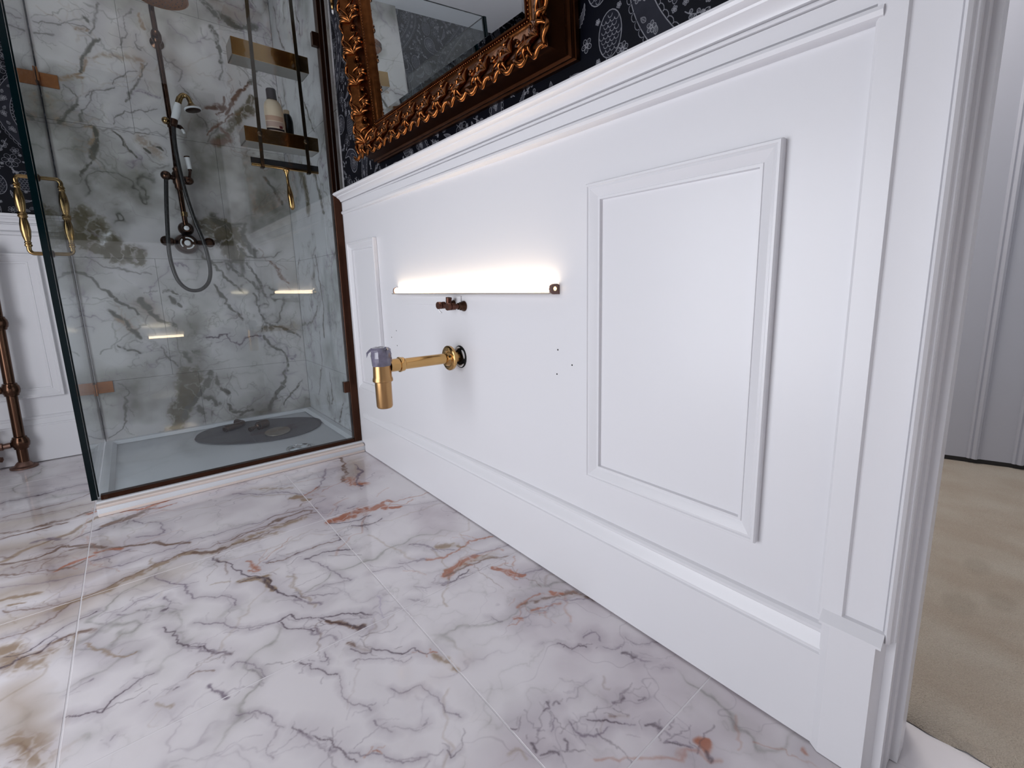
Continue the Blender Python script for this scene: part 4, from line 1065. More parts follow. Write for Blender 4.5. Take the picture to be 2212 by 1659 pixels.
# ------------------------------------------------------------------ shower set
S_ = thing('shower_set', (-0.52, 3.079, 0.95), 'antique brass exposed shower set with riser pipe and porcelain dials', 'shower')
PX, PY = -0.520, 3.005
MB().tube(smooth_pts([(PX - 0.004, PY, 1.375), (PX - 0.001, PY, 1.60), (PX - 0.008, PY, 2.0), (PX - 0.011, PY, 2.09), (PX - 0.010, PY - 0.03, 2.135), (PX - 0.002, PY - 0.12, 2.15), (PX, 2.73, 2.145)], 6), 0.0112, 14).build('riser_pipe', M_copper, S_)
MB().lathe((PX - 0.008, PY, 1.975), (0, 0, 1), [(0.0115, -0.03), (0.016, -0.025), (0.021, -0.01), (0.021, 0.01), (0.016, 0.025), (0.0115, 0.03)], 18).build('riser_joint', M_copper, S_)
b = MB().tube([(PX - 0.006, PY, 1.975), (PX - 0.003, 3.079, 1.975)], [0.011, 0.011], 12); b.lathe((PX - 0.003, 3.079, 1.975), (0, -1, 0), [(0.028, 0), (0.028, 0.004), (0.014, 0.014)], 20); b.build('wall_bracket', M_copper, S_)
rh = (PX, 2.72, 2.022)
h = MB().lathe(rh, (0, 0, 1), [(0.0, 0.004), (0.088, 0.004), (0.094, 0.0), (0.100, 0.004), (0.101, 0.022), (0.095, 0.030), (0.05, 0.042), (0.02, 0.06), (0.014, 0.115), (0.0, 0.12)], 40).build('rain_head', M_hinge, S_)
b = MB()
for r, k in ((0.02, 6), (0.04, 12), (0.06, 18), (0.078, 24)):
    for i in range(k): b.ball((rh[0] + r * math.cos(6.283 * i / k), rh[1] + r * math.sin(6.283 * i / k), rh[2] + 0.003), 0.0022, 6, 4)
o = b.build('nozzles', M_black, h); o['kind'] = 'stuff'
# slide and cradle
b = MB(); b.lathe((PX + 0.002, PY, 1.593), (0, 0, 1), [(0.0125, -0.022), (0.018, -0.018), (0.018, 0.018), (0.0125, 0.022)], 16)
b.tube([(PX, PY, 1.593), (PX + 0.012, 2.965, 1.60)], 0.010, 10); b.build('slide_cradle', M_pipe, S_)
MB().ball((PX - 0.020, 2.985, 1.597), 0.017, 16, 12).build('slide_knob', M_brass2, S_)
b = MB(); b.tube([(PX + 0.012, PY, 1.588), (PX + 0.034, 2.985, 1.578), (PX + 0.044, 2.98, 1.566)], [0.009, 0.010, 0.007], 12); b.build('slide_lever', M_pipe, S_)
MB().tube([(PX + 0.040, 2.98, 1.568), (PX + 0.047, 2.978, 1.548)], [0.0065, 0.005], 10).build('lever_tip', M_porc, S_)
# diverter block with elbow, stub and porcelain lever
b = MB(); b.lathe((PX - 0.003, PY, 1.335), (0, 0, 1), [(0.012, -0.055), (0.019, -0.045), (0.019, -0.03), (0.024, -0.022), (0.024, 0.022), (0.016, 0.035), (0.019, 0.045), (0.012, 0.055)], 18)
b.tube([(PX - 0.06, PY - 0.025, 1.338), (PX - 0.003, PY, 1.335), (PX + 0.05, PY - 0.006, 1.328)], [0.010, 0.013, 0.015], 12); b.build('diverter_block', M_pipe, S_)
MB().ball((PX - 0.052, 2.972, 1.338), 0.022, 16, 12).build('hose_elbow', M_copper, S_)
MB().ball((PX + 0.035, PY - 0.004, 1.330), 0.021, 16, 12, (1.25, 1, 1)).build('diverter_spindle', M_copper, S_)
h = MB().tube([(PX + 0.045, 2.995, 1.440), (PX + 0.050, 2.995, 1.385)], [0.0125, 0.010], 14).build('diverter_lever', M_porc, S_)
MB().tube([(PX + 0.0443, 2.995, 1.446), (PX + 0.045, 2.995, 1.440)], 0.0128, 12).build('lever_cap', M_pipe, h)
b = MB(); b.tube([(PX + 0.050, 2.995, 1.386), (PX + 0.0515, 2.995, 1.376)], 0.0085, 12); b.tube([(PX + 0.051, 2.995, 1.380), (PX + 0.043, 3.0, 1.338)], 0.006, 10); b.build('lever_ferrule', M_pipe, h)
b = MB(); b.tube([(PX - 0.003, PY, 1.30), (PX + 0.002, PY, 1.09)], 0.0115, 14); b.build('valve_pipe', M_copper, S_)
MB().lathe((PX + 0.002, PY, 1.165), (0, 0, 1), [(0.012, -0.012), (0.0145, -0.01), (0.0145, 0.01), (0.012, 0.012)], 14).build('pipe_collar', M_brass2, S_)
# upper dial and thermostatic body
b = MB(); b.lathe((PX + 0.002, 3.055, 1.095), (0, -1, 0), [(0.026, 0), (0.032, 0.01), (0.034, 0.03), (0.028, 0.044), (0.020, 0.052), (0.018, 0.06), (0.0, 0.062)], 28); b.build('flow_dial', M_pipe, S_)
MB().lathe((PX + 0.002, 2.993, 1.095), (0, -1, 0), [(0.0115, 0), (0.0115, 0.003), (0.008, 0.006), (0, 0.007)], 18).build('dial_button', M_porc, S_)
b = MB(); b.lathe((PX - 0.002, 3.079, 1.022), (0, -1, 0), [(0.050, 0), (0.052, 0.012), (0.050, 0.04), (0.044, 0.055), (0.038, 0.062), (0.036, 0.075), (0.0, 0.076)], 36); b.build('valve_body', M_pipe, S_)
b = MB()
for a0 in (0.3, 2.4, 4.5):
    P = [(PX - 0.002 + 0.027 * math.cos(a0 + q), 3.002, 1.022 + 0.027 * math.sin(a0 + q)) for q in np.linspace(0, 1.5, 10)]; b.tube(P, 0.0035, 6)
b.build('dial_ring', M_porc, S_)
MB().lathe((PX - 0.002, 3.003, 1.022), (0, -1, 0), [(0.014, 0), (0.014, 0.008), (0.010, 0.013), (0, 0.014)], 20).build('dial_button', M_porc, S_)
for sg, x_ in ((-1, -0.605), (1, -0.425)):
    b = MB(); b.tube([(PX, 3.045, 1.025), (x_, 3.045, 1.03)], 0.013, 12); b.lathe((x_ - sg * 0.03, 3.045, 1.0295), (sg, 0, 0), [(0.014, 0), (0.019, 0.004), (0.019, 0.014), (0.013, 0.018)], 8)
    b.build('union', M_pipe, S_)
    b = MB(); n_ = 9
    pr = [(0.0, 0), (0.017, 0), (0.022, 0.006), (0.022, 0.016), (0.016, 0.022), (0.0, 0.023)]
    b.lathe((x_, 3.052, 1.031), (0, -1, 0), pr, 18)
    b.tube([(x_ + 0.0215 * math.cos(q), 3.030, 1.031 + 0.0215 * math.sin(q)) for q in np.linspace(0, 6.283, 19)[:-1]], 0.0035, 6, closed=True); b.build('isolation_knob', M_pipe, S_)

HS = thing('hand_shower', (-0.50, 2.955, 1.58), 'brass telephone hand shower with white porcelain grip and dark hose loop', 'hand shower')
MB().tube([(-0.509, 2.955, 1.600), (-0.502, 2.955, 1.616), (-0.492, 2.952, 1.65), (-0.484, 2.95, 1.676)], [0.0135, 0.0165, 0.0175, 0.0135], 16).build('grip', M_porc, HS)
MB().tube(smooth_pts([(-0.485, 2.95, 1.674), (-0.477, 2.948, 1.698), (-0.464, 2.945, 1.714), (-0.450, 2.94, 1.714), (-0.441, 2.937, 1.702), (-0.437, 2.935, 1.688)], 6), [0.013] * 8 + [0.0115] * 8 + [0.010] * 10 + [0.010] * 5, 14).build('neck', M_brass2, HS)
ax_ = Vector((0.18, -0.12, -1)).normalized()
h = MB().lathe((-0.4375, 2.935, 1.694), ax_, [(0.0, -0.004), (0.009, -0.004), (0.010, 0.008), (0.015, 0.018), (0.027, 0.030), (0.034, 0.036)], 28).build('bell_head', M_brass2, HS)
c_ = Vector((-0.4375, 2.935, 1.694)) + ax_ * 0.0365
MB().lathe(c_, ax_, [(0.034, 0), (0.0365, 0.001), (0.0365, 0.006), (0.033, 0.008)], 28).build('porcelain_rim', M_porc, h)
MB().lathe(c_ + ax_ * 0.0082, ax_, [(0.0325, 0), (0.02, 0.003), (0.0, 0.004)], 24).build('spray_plate', M_pipe, h)
MB().lathe((-0.512, 2.955, 1.585), (0.25, 0, 1), [(0.010, -0.02), (0.015, -0.015), (0.015, 0.012), (0.0135, 0.018)], 14).build('ferrule', M_pipe, HS)
hose = [(-0.514, 2.957, 1.575), (-0.519, 2.962, 1.50), (-0.517, 2.965, 1.42), (-0.508, 2.966, 1.30), (-0.494, 2.966, 1.20), (-0.478, 2.966, 1.115), (-0.458, 2.966, 1.03), (-0.448, 2.966, 0.96), (-0.445, 2.966, 0.88), (-0.462, 2.966, 0.82), (-0.50, 2.966, 0.785), (-0.545, 2.966, 0.785), (-0.58, 2.966, 0.82), (-0.598, 2.966, 0.88), (-0.605, 2.966, 0.97), (-0.596, 2.967, 1.10), (-0.585, 2.969, 1.22), (-0.574, 2.971, 1.318)]
MB().tube(smooth_pts(hose, 7), 0.0088, 12).build('hose', M_hose, HS)

# ------------------------------------------------------------------ caddy hooked over the glass
CD = thing('shower_caddy', (-0.235, GY + 0.01, GT), 'brass shower caddy with two box shelves hanging inside the glass', 'shower caddy')
SY = GY + 0.0085
for xt, xb in ((-0.300, -0.3105), (-0.146, -0.1345)):
    st_ = MB(); st_.bm
    P = [(xt, GY - 0.006, GT - 0.03), (xt, GY - 0.006, GT + 0.004), (xt, SY + 0.003, GT + 0.004), (xt, SY + 0.003, GT - 0.02)]
    b = MB()
    b.prism([(xt - 0.0065, GT + 0.006), (xt + 0.0065, GT + 0.006), (xb + 0.0065, 1.288), (xb - 0.0065, 1.288)], lambda p, t: (p[0], t, p[1]), SY, SY + 0.003)
    b.box(xt - 0.0065, xt + 0.0065, GY - 0.0045, SY + 0.003, GT + 0.002, GT + 0.005); b.box(xt - 0.0065, xt + 0.0065, GY - 0.0045, GY - 0.0015, GT - 0.035, GT + 0.005)
    s_ = b.build('strap', M_strap, CD, 0)
    b = MB(); b.box(xb - 0.0065, xb + 0.0065, SY, SY + 0.022, 1.262, 1.266, 0.001, 1); b.box(xb - 0.0065, xb + 0.0065, SY, SY + 0.003, 1.262, 1.29); b.box(xb - 0.006, xb + 0.006, SY + 0.019, SY + 0.022, 1.262, 1.274)
    b.build('hook', M_strap, s_, 0)
    MB().lathe((xb * 0.85 + xt * 0.15, SY - 0.0002, 1.39), (0, -1, 0), [(0.0095, 0), (0.0095, 0.002), (0.006, 0.0035), (0, 0.004)], 16).build('screw_boss', M_strap, s_)
for k, (x0, x1, z0, z1) in enumerate(((-0.372, -0.097, 1.664, 1.726), (-0.361, -0.086, 1.358, 1.413))):
    y0, y1 = SY + 0.0035, SY + 0.105
    b = MB(); b.box(x0, x1, y0 + 0.002, y1, z0, z0 + 0.004, 0.0008, 1); b.box(x0, x0 + 0.003, y0 + 0.002, y1, z0, z1, 0.0006, 1); b.box(x1 - 0.003, x1, y0 + 0.002, y1, z0, z1, 0.0006, 1); b.box(x0, x1, y1 - 0.003, y1, z0, z1, 0.0006, 1)
    s_ = b.build('shelf', M_steel, CD, 0)
    MB().box(x0, x1, y0, y0 + 0.0025, z0, z1, 0.0008, 1).build('shelf_front', M_brass, s_, 0)
# squeegee resting in the hooks
SQ = thing('squeegee', (-0.222, SY + 0.012, 1.267), 'gold squeegee with black blade hanging on the caddy hooks', 'squeegee')
MB().box(-0.349, -0.095, SY + 0.0045, SY + 0.017, 1.2675, 1.277, 0.002, 2).build('bar', M_brass, SQ)
MB().box(-0.350, -0.094, SY + 0.008, SY + 0.013, 1.2772, 1.300, 0.0008, 1).build('blade', M_black, SQ)
MB().tube(smooth_pts([(-0.2225, SY + 0.011, 1.2675), (-0.2225, SY + 0.0105, 1.262), (-0.2225, SY + 0.0095, 1.240), (-0.2205, SY + 0.0095, 1.205), (-0.2175, SY + 0.0095, 1.165), (-0.2155, SY + 0.0095, 1.130), (-0.2145, SY + 0.0095, 1.112), (-0.2142, SY + 0.0095, 1.108)], 5),
          [0.013] * 5 + [0.0115, 0.0098, 0.0082, 0.0068, 0.0058] + [0.0054] * 5 + [0.0058, 0.007, 0.0085, 0.0098, 0.0108] + [0.0114] * 5 + [0.0112, 0.011, 0.0104, 0.0096, 0.0084] + [0.006, 0.005, 0.004, 0.003, 0.0025, 0.002], 16).build('handle', M_brass, SQ)
# bottles on the lower shelf
bz = 1.3622
B1 = thing('shampoo_bottle', (-0.236, SY + 0.036, bz), 'cream shampoo bottle with dark cap and printed label on the lower caddy shelf', 'bottle')
MB().lathe((-0.236, SY + 0.036, bz), (-0.035, 0, 1), [(0.0, 0), (0.034, 0), (0.036, 0.004), (0.036, 0.125), (0.0345, 0.150), (0.029, 0.166), (0.019, 0.177), (0.0, 0.179)], 28).squash(SY + 0.036, 0.62).build('body', M_cream, B1)
MB().lathe((-0.2425, SY + 0.036, bz + 0.178), (-0.035, 0, 1), [(0.0, 0), (0.0190, 0), (0.0185, 0.036), (0.0165, 0.040), (0.0, 0.041)], 22).build('cap', M_brown, B1)
M_label = bpy.data.materials.new('printed_label'); M_label.use_nodes = True
t = M_label.node_tree; p = t.nodes['Principled BSDF']; tc = t.nodes.new('ShaderNodeTexCoord'); sp = t.nodes.new('ShaderNodeSeparateXYZ'); t.links.new(tc.outputs['Object'], sp.inputs[0])
cr = t.nodes.new('ShaderNodeValToRGB'); cr.color_ramp.interpolation = 'CONSTANT'; E_ = cr.color_ramp.elements
cols = ((0.0, (222, 200, 180)), (0.10, (176, 146, 134)), (0.42, (228, 206, 186)), (0.50, (40, 18, 22)), (0.57, (228, 206, 186)), (0.62, (196, 166, 152)), (0.80, (228, 206, 186)), (0.83, (206, 168, 144)))
E_[0].position = 0; E_[0].color = (*lin(*cols[0][1]), 1); E_[1].position = cols[1][0]; E_[1].color = (*lin(*cols[1][1]), 1)
for ps, c in cols[2:]:
    e = E_.new(ps); e.color = (*lin(*c), 1)
mr = t.nodes.new('ShaderNodeMapRange'); mr.inputs[1].default_value = 0.002; mr.inputs[2].default_value = 0.112; t.links.new(sp.outputs[2], mr.inputs[0]); t.links.new(mr.outputs[0], cr.inputs[0]); t.links.new(cr.outputs[0], p.inputs['Base Color']); p.inputs['Roughness'].default_value = 0.4
def bent(cx, cy, r, a0, a1, z0, z1, lean=-0.035):
    b = MB(); q = []
    for a in np.linspace(a0, a1, 15):
        q.append([b.bm.verts.new((cx + lean * z + r * math.cos(a), cy + 0.62 * r * math.sin(a), bz + z)) for z in (z0, z1)])
    for A, C in zip(q[:-1], q[1:]): b.bm.faces.new((A[0], C[0], C[1], A[1]))
    return b
bent(-0.236, SY + 0.036, 0.0365, -2.95, -0.75, 0.006, 0.112).build('label', M_label, B1)
M_red = mat('dark_red_print', lin(96, 24, 30), 0.5)
bent(-0.236, SY + 0.036, 0.0368, -1.35, -0.98, 0.066, 0.076).build('label_mark', M_red, B1)
B2 = thing('shower_gel_bottle', (-0.182, SY + 0.0775, bz), 'dark navy bottle standing behind the cream shampoo bottle', 'bottle')
MB().lathe((-0.182, SY + 0.0775, bz), (0, 0, 1), [(0.0, 0), (0.0215, 0), (0.0225, 0.004), (0.0225, 0.118), (0.020, 0.134), (0.014, 0.145), (0.0, 0.146)], 26).build('body', M_navy, B2)
MB().lathe((-0.182, SY + 0.0775, bz + 0.1455), (0, 0, 1), [(0.0, 0), (0.012, 0), (0.012, 0.016), (0.0, 0.017)], 16).build('cap', M_cream, B2)
# ------------------------------------------------------------------ basin waste trap, valves, light bar on the wainscot
TX, TY = -0.265, 1.275
TR = thing('bottle_trap', (0.0, TY, 0.55), 'brass bottle trap with a film-wrapped top sticking out of the wainscot', 'waste trap')
MB().tube([(-0.004, TY, 0.55), (-0.205, TY, 0.55)], 0.0165, 24).build('outlet_pipe', M_brass, TR)
MB().lathe((-0.036, TY, 0.55), (-1, 0, 0), [(0.0166, 0), (0.0375, 0.0), (0.0395, 0.003), (0.0395, 0.010), (0.036, 0.0125), (0.026, 0.0135), (0.0225, 0.022), (0.0166, 0.024)], 32).build('wall_flange', M_brass, TR)
MB().lathe((-0.196, TY, 0.55), (-1, 0, 0), [(0.0166, 0), (0.019, 0.001), (0.021, 0.004), (0.021, 0.012), (0.0225, 0.013), (0.0225, 0.017), (0.0205, 0.0175), (0.0190, 0.018), (0.0185, 0.046)], 28).build('compression_nut', M_brass, TR)
MB().lathe((TX, TY, 0.507), (0, 0, 1), [(0.0, 0), (0.0268, 0), (0.0285, 0.002), (0.0283, 0.008), (0.0262, 0.014), (0.0248, 0.048), (0.0225, 0.056), (0.0, 0.057)], 32).build('trap_cup', M_brass3, TR)
MB().lathe((TX, TY, 0.428), (0, 0, 1), [(0.0, 0), (0.0165, 0.0), (0.0205, 0.002), (0.0228, 0.007), (0.0232, 0.079), (0.0, 0.0795)], 32).build('trap_bottle', M_brass3, TR)
b = MB(); rings = []
for k, (r, z) in enumerate(((0.0262, 0.553), (0.0275, 0.562), (0.0268, 0.572), (0.0285, 0.582), (0.0278, 0.592), (0.0290, 0.600), (0.0235, 0.606), (0.013, 0.607))):
    rings.append([(TX + (r + rng.normal(0, 0.0011) * (1 if k else 0.3)) * math.cos(q) - (0.002 if k > 4 else 0), TY + (r + rng.normal(0, 0.0011)) * math.sin(q), z + rng.normal(0, 0.0008)) for q in np.linspace(0, 6.2832, 15)[:-1]])
V = [[b.bm.verts.new(p) for p in R_] for R_ in rings]
for A, C in zip(V[:-1], V[1:]):
    for i in range(14): b.bm.faces.new((A[i], A[(i + 1) % 14], C[(i + 1) % 14], C[i]))
b.bm.faces.new(V[-1])
# loose film tails
for (p0, p1, p2, wdt) in (((TX + 0.006, TY - 0.026, 0.603), (TX + 0.012, TY - 0.036, 0.596), (TX + 0.016, TY - 0.041, 0.585), 0.006), ((TX - 0.022, TY + 0.016, 0.600), (TX - 0.032, TY + 0.020, 0.590), (TX - 0.036, TY + 0.016, 0.578), 0.010), ((TX + 0.0, TY - 0.024, 0.604), (TX + 0.004, TY - 0.031, 0.609), (TX + 0.010, TY - 0.033, 0.605), 0.007)):
    for off in (0,):
        a = [b.bm.verts.new((p[0], p[1] - w_, p[2])) for p, w_ in ((p0, wdt), (p1, wdt * .7), (p2, 0.0005))]; c = [b.bm.verts.new((p[0], p[1] + w_, p[2] + 0.001)) for p, w_ in ((p0, wdt), (p1, wdt * .7), (p2, 0.0005))]
        for i in range(2): b.bm.faces.new((a[i], a[i + 1], c[i + 1], c[i]))
o = b.build('plastic_wrap', M_film, TR, 22); o['label'] = 'crumpled grey plastic film over the trap inlet'
b = MB()
for q0, q1, r in ((0.4, 1.7, 0.030), (2.1, 3.3, 0.027), (3.9, 5.3, 0.030)):
    b.tube([(hx - 0.0022, 1.272 + r * math.cos(q), 0.55 + r * math.sin(q)) for q in np.linspace(q0, q1, 8)], [0.001, 0.0028, 0.0036, 0.004, 0.0038, 0.0033, 0.0025, 0.001], 6)
b.build('torn_seal', M_porc, TR)

def supply(name, y, z, label, tall):
    T_ = thing(name, (0, y, z), label, 'supply valve', 'capped supply pipes under the light bar')
    w0 = wx(y)
    MB().lathe((w0 - 0.0008, y, z), (-1, 0, 0), [(0.0165, 0), (0.0165, 0.003), (0.0135, 0.008), (0.0125, 0.015), (0.0105, 0.017), (0.0105, 0.022), (0.0085, 0.023)], 22).build('wall_collar', M_pipe, T_)
    MB().tube([(w0 - 0.02, y, z), (w0 - 0.052, y, z)], 0.0080, 14).build('pipe_stub', M_copper2, T_)
    MB().lathe((w0 - 0.036, y, z), (-1, 0, 0), [(0.0082, 0), (0.0115, 0.001), (0.0115, 0.012), (0.009, 0.013)], 6).build('nut', M_copper2, T_, 20)
    MB().lathe((w0 - 0.050, y, z), (-1, 0, 0), [(0.0085, 0), (0.0110, 0.001), (0.0115, 0.011), (0.0105, 0.0125), (0, 0.0125)], 22).build('end_cap', M_copper2, T_)
    if tall:
        b = MB(); b.tube([(w0 - 0.030, y - 0.012, z + 0.002), (w0 - 0.030, y - 0.016, z + 0.024)], [0.0085, 0.0095], 12); b.build('upper_nut', M_copper2, T_)
        b = MB(); b.tube(smooth_pts([(w0 - 0.056, y + 0.004, z - 0.010), (w0 - 0.055, y + 0.001, z - 0.018), (w0 - 0.050, y - 0.004, z - 0.024)], 4), [0.0016] * 4 + [0.0022] * 4 + [0.0008], 6); b.build('tape_end', M_porc, T_)
supply('supply_pipe', 1.236, 0.7135, 'short dark copper supply stub nearest the doorway under the light bar', False)
supply('supply_pipe', 1.290, 0.7165, 'copper supply stub with a raised nut, farther from the doorway', True)

def light_bar(name, loc, rotz, L, label):
    T_ = thing(name, loc, label, 'light bar', 'lit wall light bars'); T_.rotation_euler = (0, 0, rotz)
    # local: y along the wall, -x out of the wall, z up
    MB().prism([(0, -0.012), (-0.033, -0.012), (-0.0355, -0.0100), (-0.0355, -0.0078), (-0.004, -0.0075), (-0.003, 0.004), (0, 0.004)], lambda p, t: (p[0], t, p[1]), 0.0, L).build('channel', M_alu, T_, 20, local=True)
    pf = [(-0.004, -0.0072)] + [(-0.0145 - 0.012 * math.sin(q), 0.0008 - 0.0105 * math.cos(q)) for q in np.linspace(0.75, math.pi + 0.3, 12)] + [(-0.0045, 0.006)]
    MB().prism(pf, lambda p, t: (p[0], t, p[1]), 0.006, L - 0.006).build('diffuser', M_led, T_, 40, local=True)
    for y0, y1, s_ in ((-0.002, 0.0055, 1), (L - 0.0055, L + 0.002, -1)):
        pc = [(0.0, -0.0125), (-0.020, -0.0125), (-0.027, -0.009), (-0.029, 0.0), (-0.0265, 0.009), (-0.019, 0.0128), (-0.008, 0.0128), (0.0, 0.009)]
        c = MB().prism(pc, lambda p, t: (p[0], t, p[1]), y0, y1).build('end_cap', M_endcap, T_, 30, local=True)
        MB().lathe((-0.0155, y0 - 0.0001 if s_ > 0 else y1 + 0.0001, 0.001), (0, -s_, 0), [(0.0052, 0), (0.0045, 0.001), (0, 0.0012)], 16).build('end_lens', M_ledspot, c, 30, local=True)
light_bar('light_bar', (0.0, 0.815, 0.7625), 0.0, 0.870, 'long lit warm light bar on the white wainscot above the trap')
light_bar('light_bar', (-0.70, -0.72, 0.40), -math.pi / 2, 0.25, 'short lit warm light bar on the rear wall, seen only reflected')

# ------------------------------------------------------------------ gilt mirror
MR = thing('mirror', (0.0035, 1.27, 1.2435), 'large ornate gilt-framed mirror leaning forward above the dado rail', 'mirror')
MR.rotation_euler = (0, -math.radians(3.3), 0)
Y0, Y1, H1 = -0.522, 0.522, 1.17        # local extents of the frame
fl = lambda a, c, h: (-h, a, c)
b = MB(); b.frame([(0.012, 0.0), (0.0, 0.0), (0.0, 0.011), (0.005, 0.0135), (0.0065, 0.017), (0.002, 0.0205), (0.002, 0.024), (0.008, 0.027), (0.010, 0.031), (0.008, 0.034), (0.010, 0.040), (0.0165, 0.062), (0.0175, 0.074), (0.015, 0.080), (0.024, 0.083)], fl, Y0, Y1, 0, H1)
b.build('outer_moulding', M_mahog, MR, 30, local=True)
SLOPE = [(0.016, 0.080), (0.020, 0.0865), (0.026, 0.087), (0.032, 0.083), (0.045, 0.070), (0.060, 0.060), (0.078, 0.053), (0.090, 0.050), (0.094, 0.052), (0.098, 0.052), (0.1005, 0.047), (0.106, 0.047), (0.1075, 0.051), (0.112, 0.051), (0.114, 0.044), (0.119, 0.040), (0.119, 0.028)]
b = MB(); b.frame(SLOPE, fl, Y0, Y1, 0, H1); b.build('gilt_frame', M_gilt, MR, 30, local=True)
g0, g1, gz0, gz1 = Y0 + 0.118, Y1 - 0.118, 0.118, H1 - 0.118
b = MB(); b.box(-0.031, -0.026, g0, g1, gz0, gz1); b.build('back_board', M_black, MR, 0, local=True)
b = MB(); b.box(-0.0335, -0.0312, g0 + 0.022, g1 - 0.022, gz0 + 0.022, gz1 - 0.022); b.build('mirror_glass', M_mirror, MR, 0, local=True)
b = MB(); b.frame([(0.0, 0.0316), (0.022, 0.0334)], fl, g0, g1, gz0, gz1); b.build('bevelled_edge', M_mirror, MR, 0, local=True)
def hgt(u):
    us, hs = zip(*SLOPE); return float(np.interp(u, us, hs))
W_, HH = Y1 - Y0, H1
RAILS = [('b', W_, lambda s, u, d: (-d, Y0 + s, u)), ('l', HH, lambda s, u, d: (-d, Y1 - u, s)), ('r', HH, lambda s, u, d: (-d, Y0 + u, s)), ('t', W_, lambda s, u, d: (-d, Y0 + s, HH - u))]
def scroll_mesh(f, s0, sg, u0=0.062, k=1.0):
    b = MB(); P, R = [], []
    for i, q in enumerate(np.linspace(0, 4.6, 20)):
        r = 0.019 * k * (1 - q / 6.2); s = s0 + sg * r * math.cos(q + 2.6); u = u0 + r * math.sin(q + 2.6) * 0.95
        P.append(f(s, u, hgt(u) + 0.004)); R.append(0.0046 * (1 - 0.5 * q / 4.6))
    for i in range(7):
        t_ = (i + 1) / 7; s = s0 + sg * (-0.0165 - 0.030 * t_); u = u0 + 0.010 - 0.032 * math.sin(t_ * 2.2) * 1.0
        P.insert(0, f(s, max(u, 0.020), hgt(max(u, 0.02)) + 0.003)); R.insert(0, 0.0046 * (1 - 0.75 * t_))
    b.tube(P, R, 6); b.ball(f(s0, u0, hgt(u0) + 0.006), 0.0055, 8, 6); return b
def leaf_mesh(f, s0, sg, u0=0.052, L=0.050):
    b = MB()
    for j, a in enumerate((-1.15, -0.62, -0.12, 0.38, 0.9)):
        P, R = [], []; l = L * (1 - 0.22 * abs(a))
        for t_ in np.linspace(0, 1, 8):
            aa = a + 0.5 * t_ * (1 if a > 0 else -1) * 0.9
            s = s0 + sg * l * t_ * math.cos(aa); u = min(max(u0 + l * t_ * math.sin(aa) * 0.9, 0.011), 0.097)
            P.append(f(s, u, hgt(max(u, 0.018)) + 0.0035 + 0.0045 * math.sin(t_ * 3.0))); R.append(0.0012 + 0.0058 * math.sin(min(1, t_ * 1.15 + 0.12) * 2.75))
        b.tube(P, R, 6)
    return b
def edge_scallop(f, s0, sg):
    b = MB(); P, R = [], []
    for t_ in np.linspace(0, 1, 12):
        s = s0 + sg * 0.055 * (t_ - 0.5); u = 0.019 - 0.010 * math.sin(math.pi * t_) + 0.004 * math.sin(9 * t_)
        P.append(f(s, u, 0.086 + 0.003 * math.sin(6 * t_))); R.append(0.003 + 0.0035 * math.sin(math.pi * t_))
    b.tube(P, R, 7); return b
for nm, Ln, f in RAILS:
    n = int(Ln / 0.092); st_ = Ln / n
    for i in range(n):
        c = st_ * (i + 0.5); sg = 1 if i % 2 == 0 else -1
        if 0.09 < c < Ln - 0.09:
            scroll_mesh(f, c - 0.018, 1, 0.066 + rng.uniform(-0.004, 0.004), 0.92 + rng.uniform(-0.1, 0.1)).build('carved_scroll', M_gilt2, MR, 60, local=True)
            leaf_mesh(f, c + 0.002, 1, 0.048 + rng.uniform(-0.004, 0.004), 0.050 + rng.uniform(-0.006, 0.006)).build('carved_leaf', M_gilt2, MR, 60, local=True)
            leaf_mesh(f, c + st_ * 0.46, -1, 0.074, 0.030).build('carved_leaf', M_gilt2, MR, 60, local=True)
        edge_scallop(f, c, sg).build('carved_edge', M_gilt2, MR, 60, local=True)
        edge_scallop(f, c + st_ * 0.5, -sg).build('carved_edge', M_gilt2, MR, 60, local=True)
for (f, s0, sg) in [(RAILS[k][2], s, g) for k in (0, 1, 2) for s, g in ((0.055, 1), (RAILS[k][1] - 0.055, -1))]:
    leaf_mesh(f, s0, sg, 0.050, 0.062).build('corner_leaf', M_gilt2, MR, 60, local=True)
b = MB()
for nm, Ln, f in RAILS:
    for s in np.arange(0.108, Ln - 0.105, 0.0085):
        p_ = f(s, 0.1032, 0.0482); bmesh.ops.create_icosphere(b.bm, subdivisions=1, radius=0.0030, matrix=Matrix.Translation(p_))
o = b.build('beading', M_gilt2, MR, 60, local=True); o['kind'] = 'stuff'

# ------------------------------------------------------------------ wall sconce beside the mirror (only its finial shows)
SN = thing('wall_sconce', (0.003, 1.925, 1.95), 'brass wall sconce with a pale crystal drop between shower and mirror', 'wall lamp')
MB().lathe((0.0035, 1.925, 1.95), (-1, 0, 0), [(0.045, 0), (0.045, 0.006), (0.03, 0.014), (0.012, 0.02), (0.009, 0.03)], 24).build('back_plate', M_brass, SN)
MB().tube(smooth_pts([(-0.02, 1.925, 1.95), (-0.05, 1.925, 1.93), (-0.08, 1.925, 1.94), (-0.08, 1.925, 1.97)], 6), 0.006, 12).build('arm', M_brass, SN)
MB().lathe((-0.08, 1.922, 1.795), (0, 0, 1), [(0.0, 0), (0.004, 0.004), (0.007, 0.02), (0.008, 0.045), (0.005, 0.06), (0.010, 0.075), (0.012, 0.10), (0.007, 0.13), (0.014, 0.16), (0.016, 0.175)], 16).build('finial', M_brass, SN)
MB().lathe((-0.08, 1.922, 1.778), (0, 0, 1), [(0.0, 0), (0.004, 0.006), (0.0045, 0.014), (0.0, 0.019)], 10).build('crystal_drop', M_porc, SN)
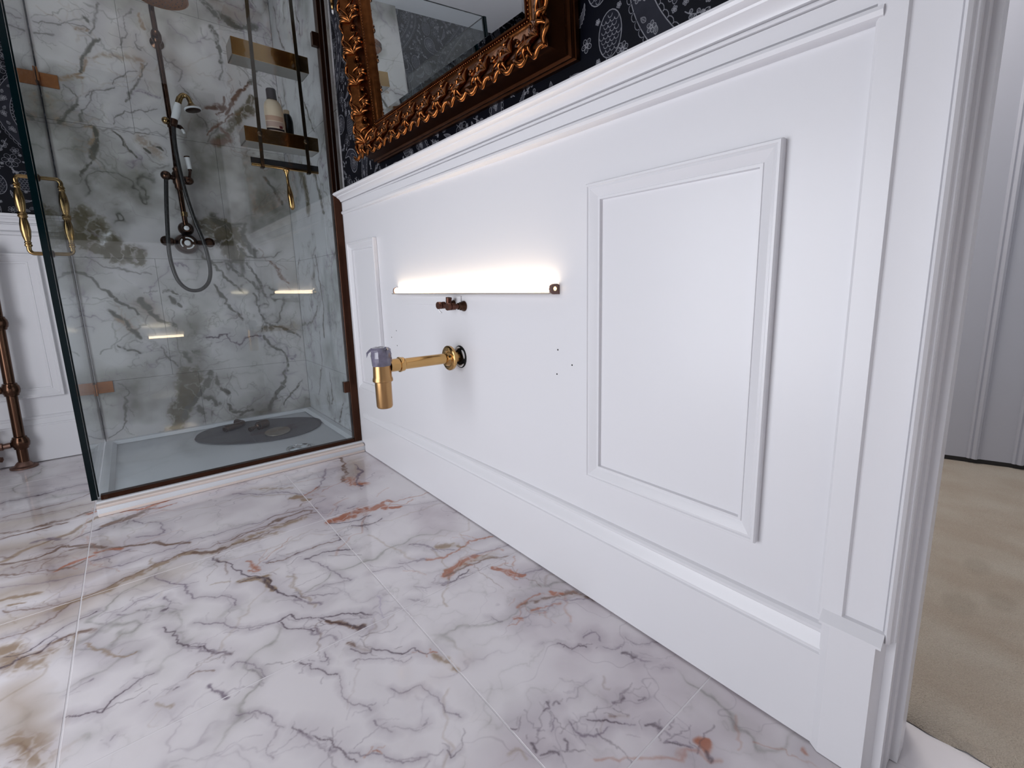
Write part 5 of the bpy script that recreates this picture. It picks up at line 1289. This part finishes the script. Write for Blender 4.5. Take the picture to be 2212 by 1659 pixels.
MB().lathe((-0.08, 1.925, 1.97), (0, 0, 1), [(0.018, 0), (0.03, 0.02), (0.042, 0.06), (0.045, 0.10)], 20).build('shade', M_porc, SN)

# ------------------------------------------------------------------ copper towel radiator at the far left
RD = thing('towel_radiator', (-1.24, 3.03, 0.0015), 'antique copper towel radiator post and rails standing before the far wainscot', 'radiator')
X1, X2, RY = -1.242, -1.80, 3.035
for x_ in (X1, X2):
    dx = 0.020 if x_ == X1 else 0.0
    p_ = MB().tube([(x_, RY, 0.012), (x_ + dx, RY, 0.95)], 0.0185, 18).build('post', M_copper, RD)
    MB().lathe((x_ + dx, RY, 0.95), (0, 0, 1), [(0.019, -0.01), (0.026, 0.0), (0.028, 0.02), (0.018, 0.04), (0.0, 0.045)], 18).build('finial', M_copper, p_)
    MB().lathe((x_ - 0.002, RY, 0.0018), (0, 0, 1), [(0.0, 0), (0.046, 0), (0.046, 0.006), (0.032, 0.010), (0.024, 0.022), (0.019, 0.028)], 24).build('floor_flange', M_copper3, p_)
    for z in (0.118, 0.362, 0.655, 0.93):
        j_ = MB().lathe((x_ + dx * z / 0.95, RY, z), (0, 0, 1), [(0.0187, -0.030), (0.024, -0.027), (0.024, -0.022), (0.029, -0.014), (0.031, 0.0), (0.029, 0.014), (0.024, 0.022), (0.024, 0.027), (0.0187, 0.030)], 18).build('ball_joint', M_copper, RD)
for z in (0.362, 0.655, 0.93):
    MB().tube([(X1 + 0.02 * z / 0.95 - 0.025, RY, z), (X2 + 0.025, RY, z)], 0.0165, 16).build('rail', M_copper, RD)
v_ = MB(); v_.tube([(X1 - 0.028, RY, 0.112), (X1 - 0.085, RY, 0.108)], [0.013, 0.011], 12); v_.lathe((X1 - 0.05, RY, 0.1105), (-1, 0, 0), [(0.013, 0), (0.017, 0.003), (0.017, 0.014), (0.013, 0.017)], 8)
v_.lathe((X1 - 0.095, RY, 0.066), (0, 0, 1), [(0.010, -0.06), (0.018, 0), (0.022, 0.02), (0.022, 0.06), (0.014, 0.075), (0.011, 0.10)], 14)
v_ = v_.build('valve', M_copper3, RD)
MB().tube([(X1 - 0.095, RY, 0.178), (X1 - 0.062, RY, 0.176)], [0.012, 0.009], 12).build('valve_lever', M_copper3, v_)
MB().lathe((X1 - 0.08, RY - 0.001, 0.056), (1, -0.6, 0), [(0.013, 0), (0.013, 0.02), (0.007, 0.022), (0, 0.022)], 6).build('drain_nut', M_copper3, v_, 20)
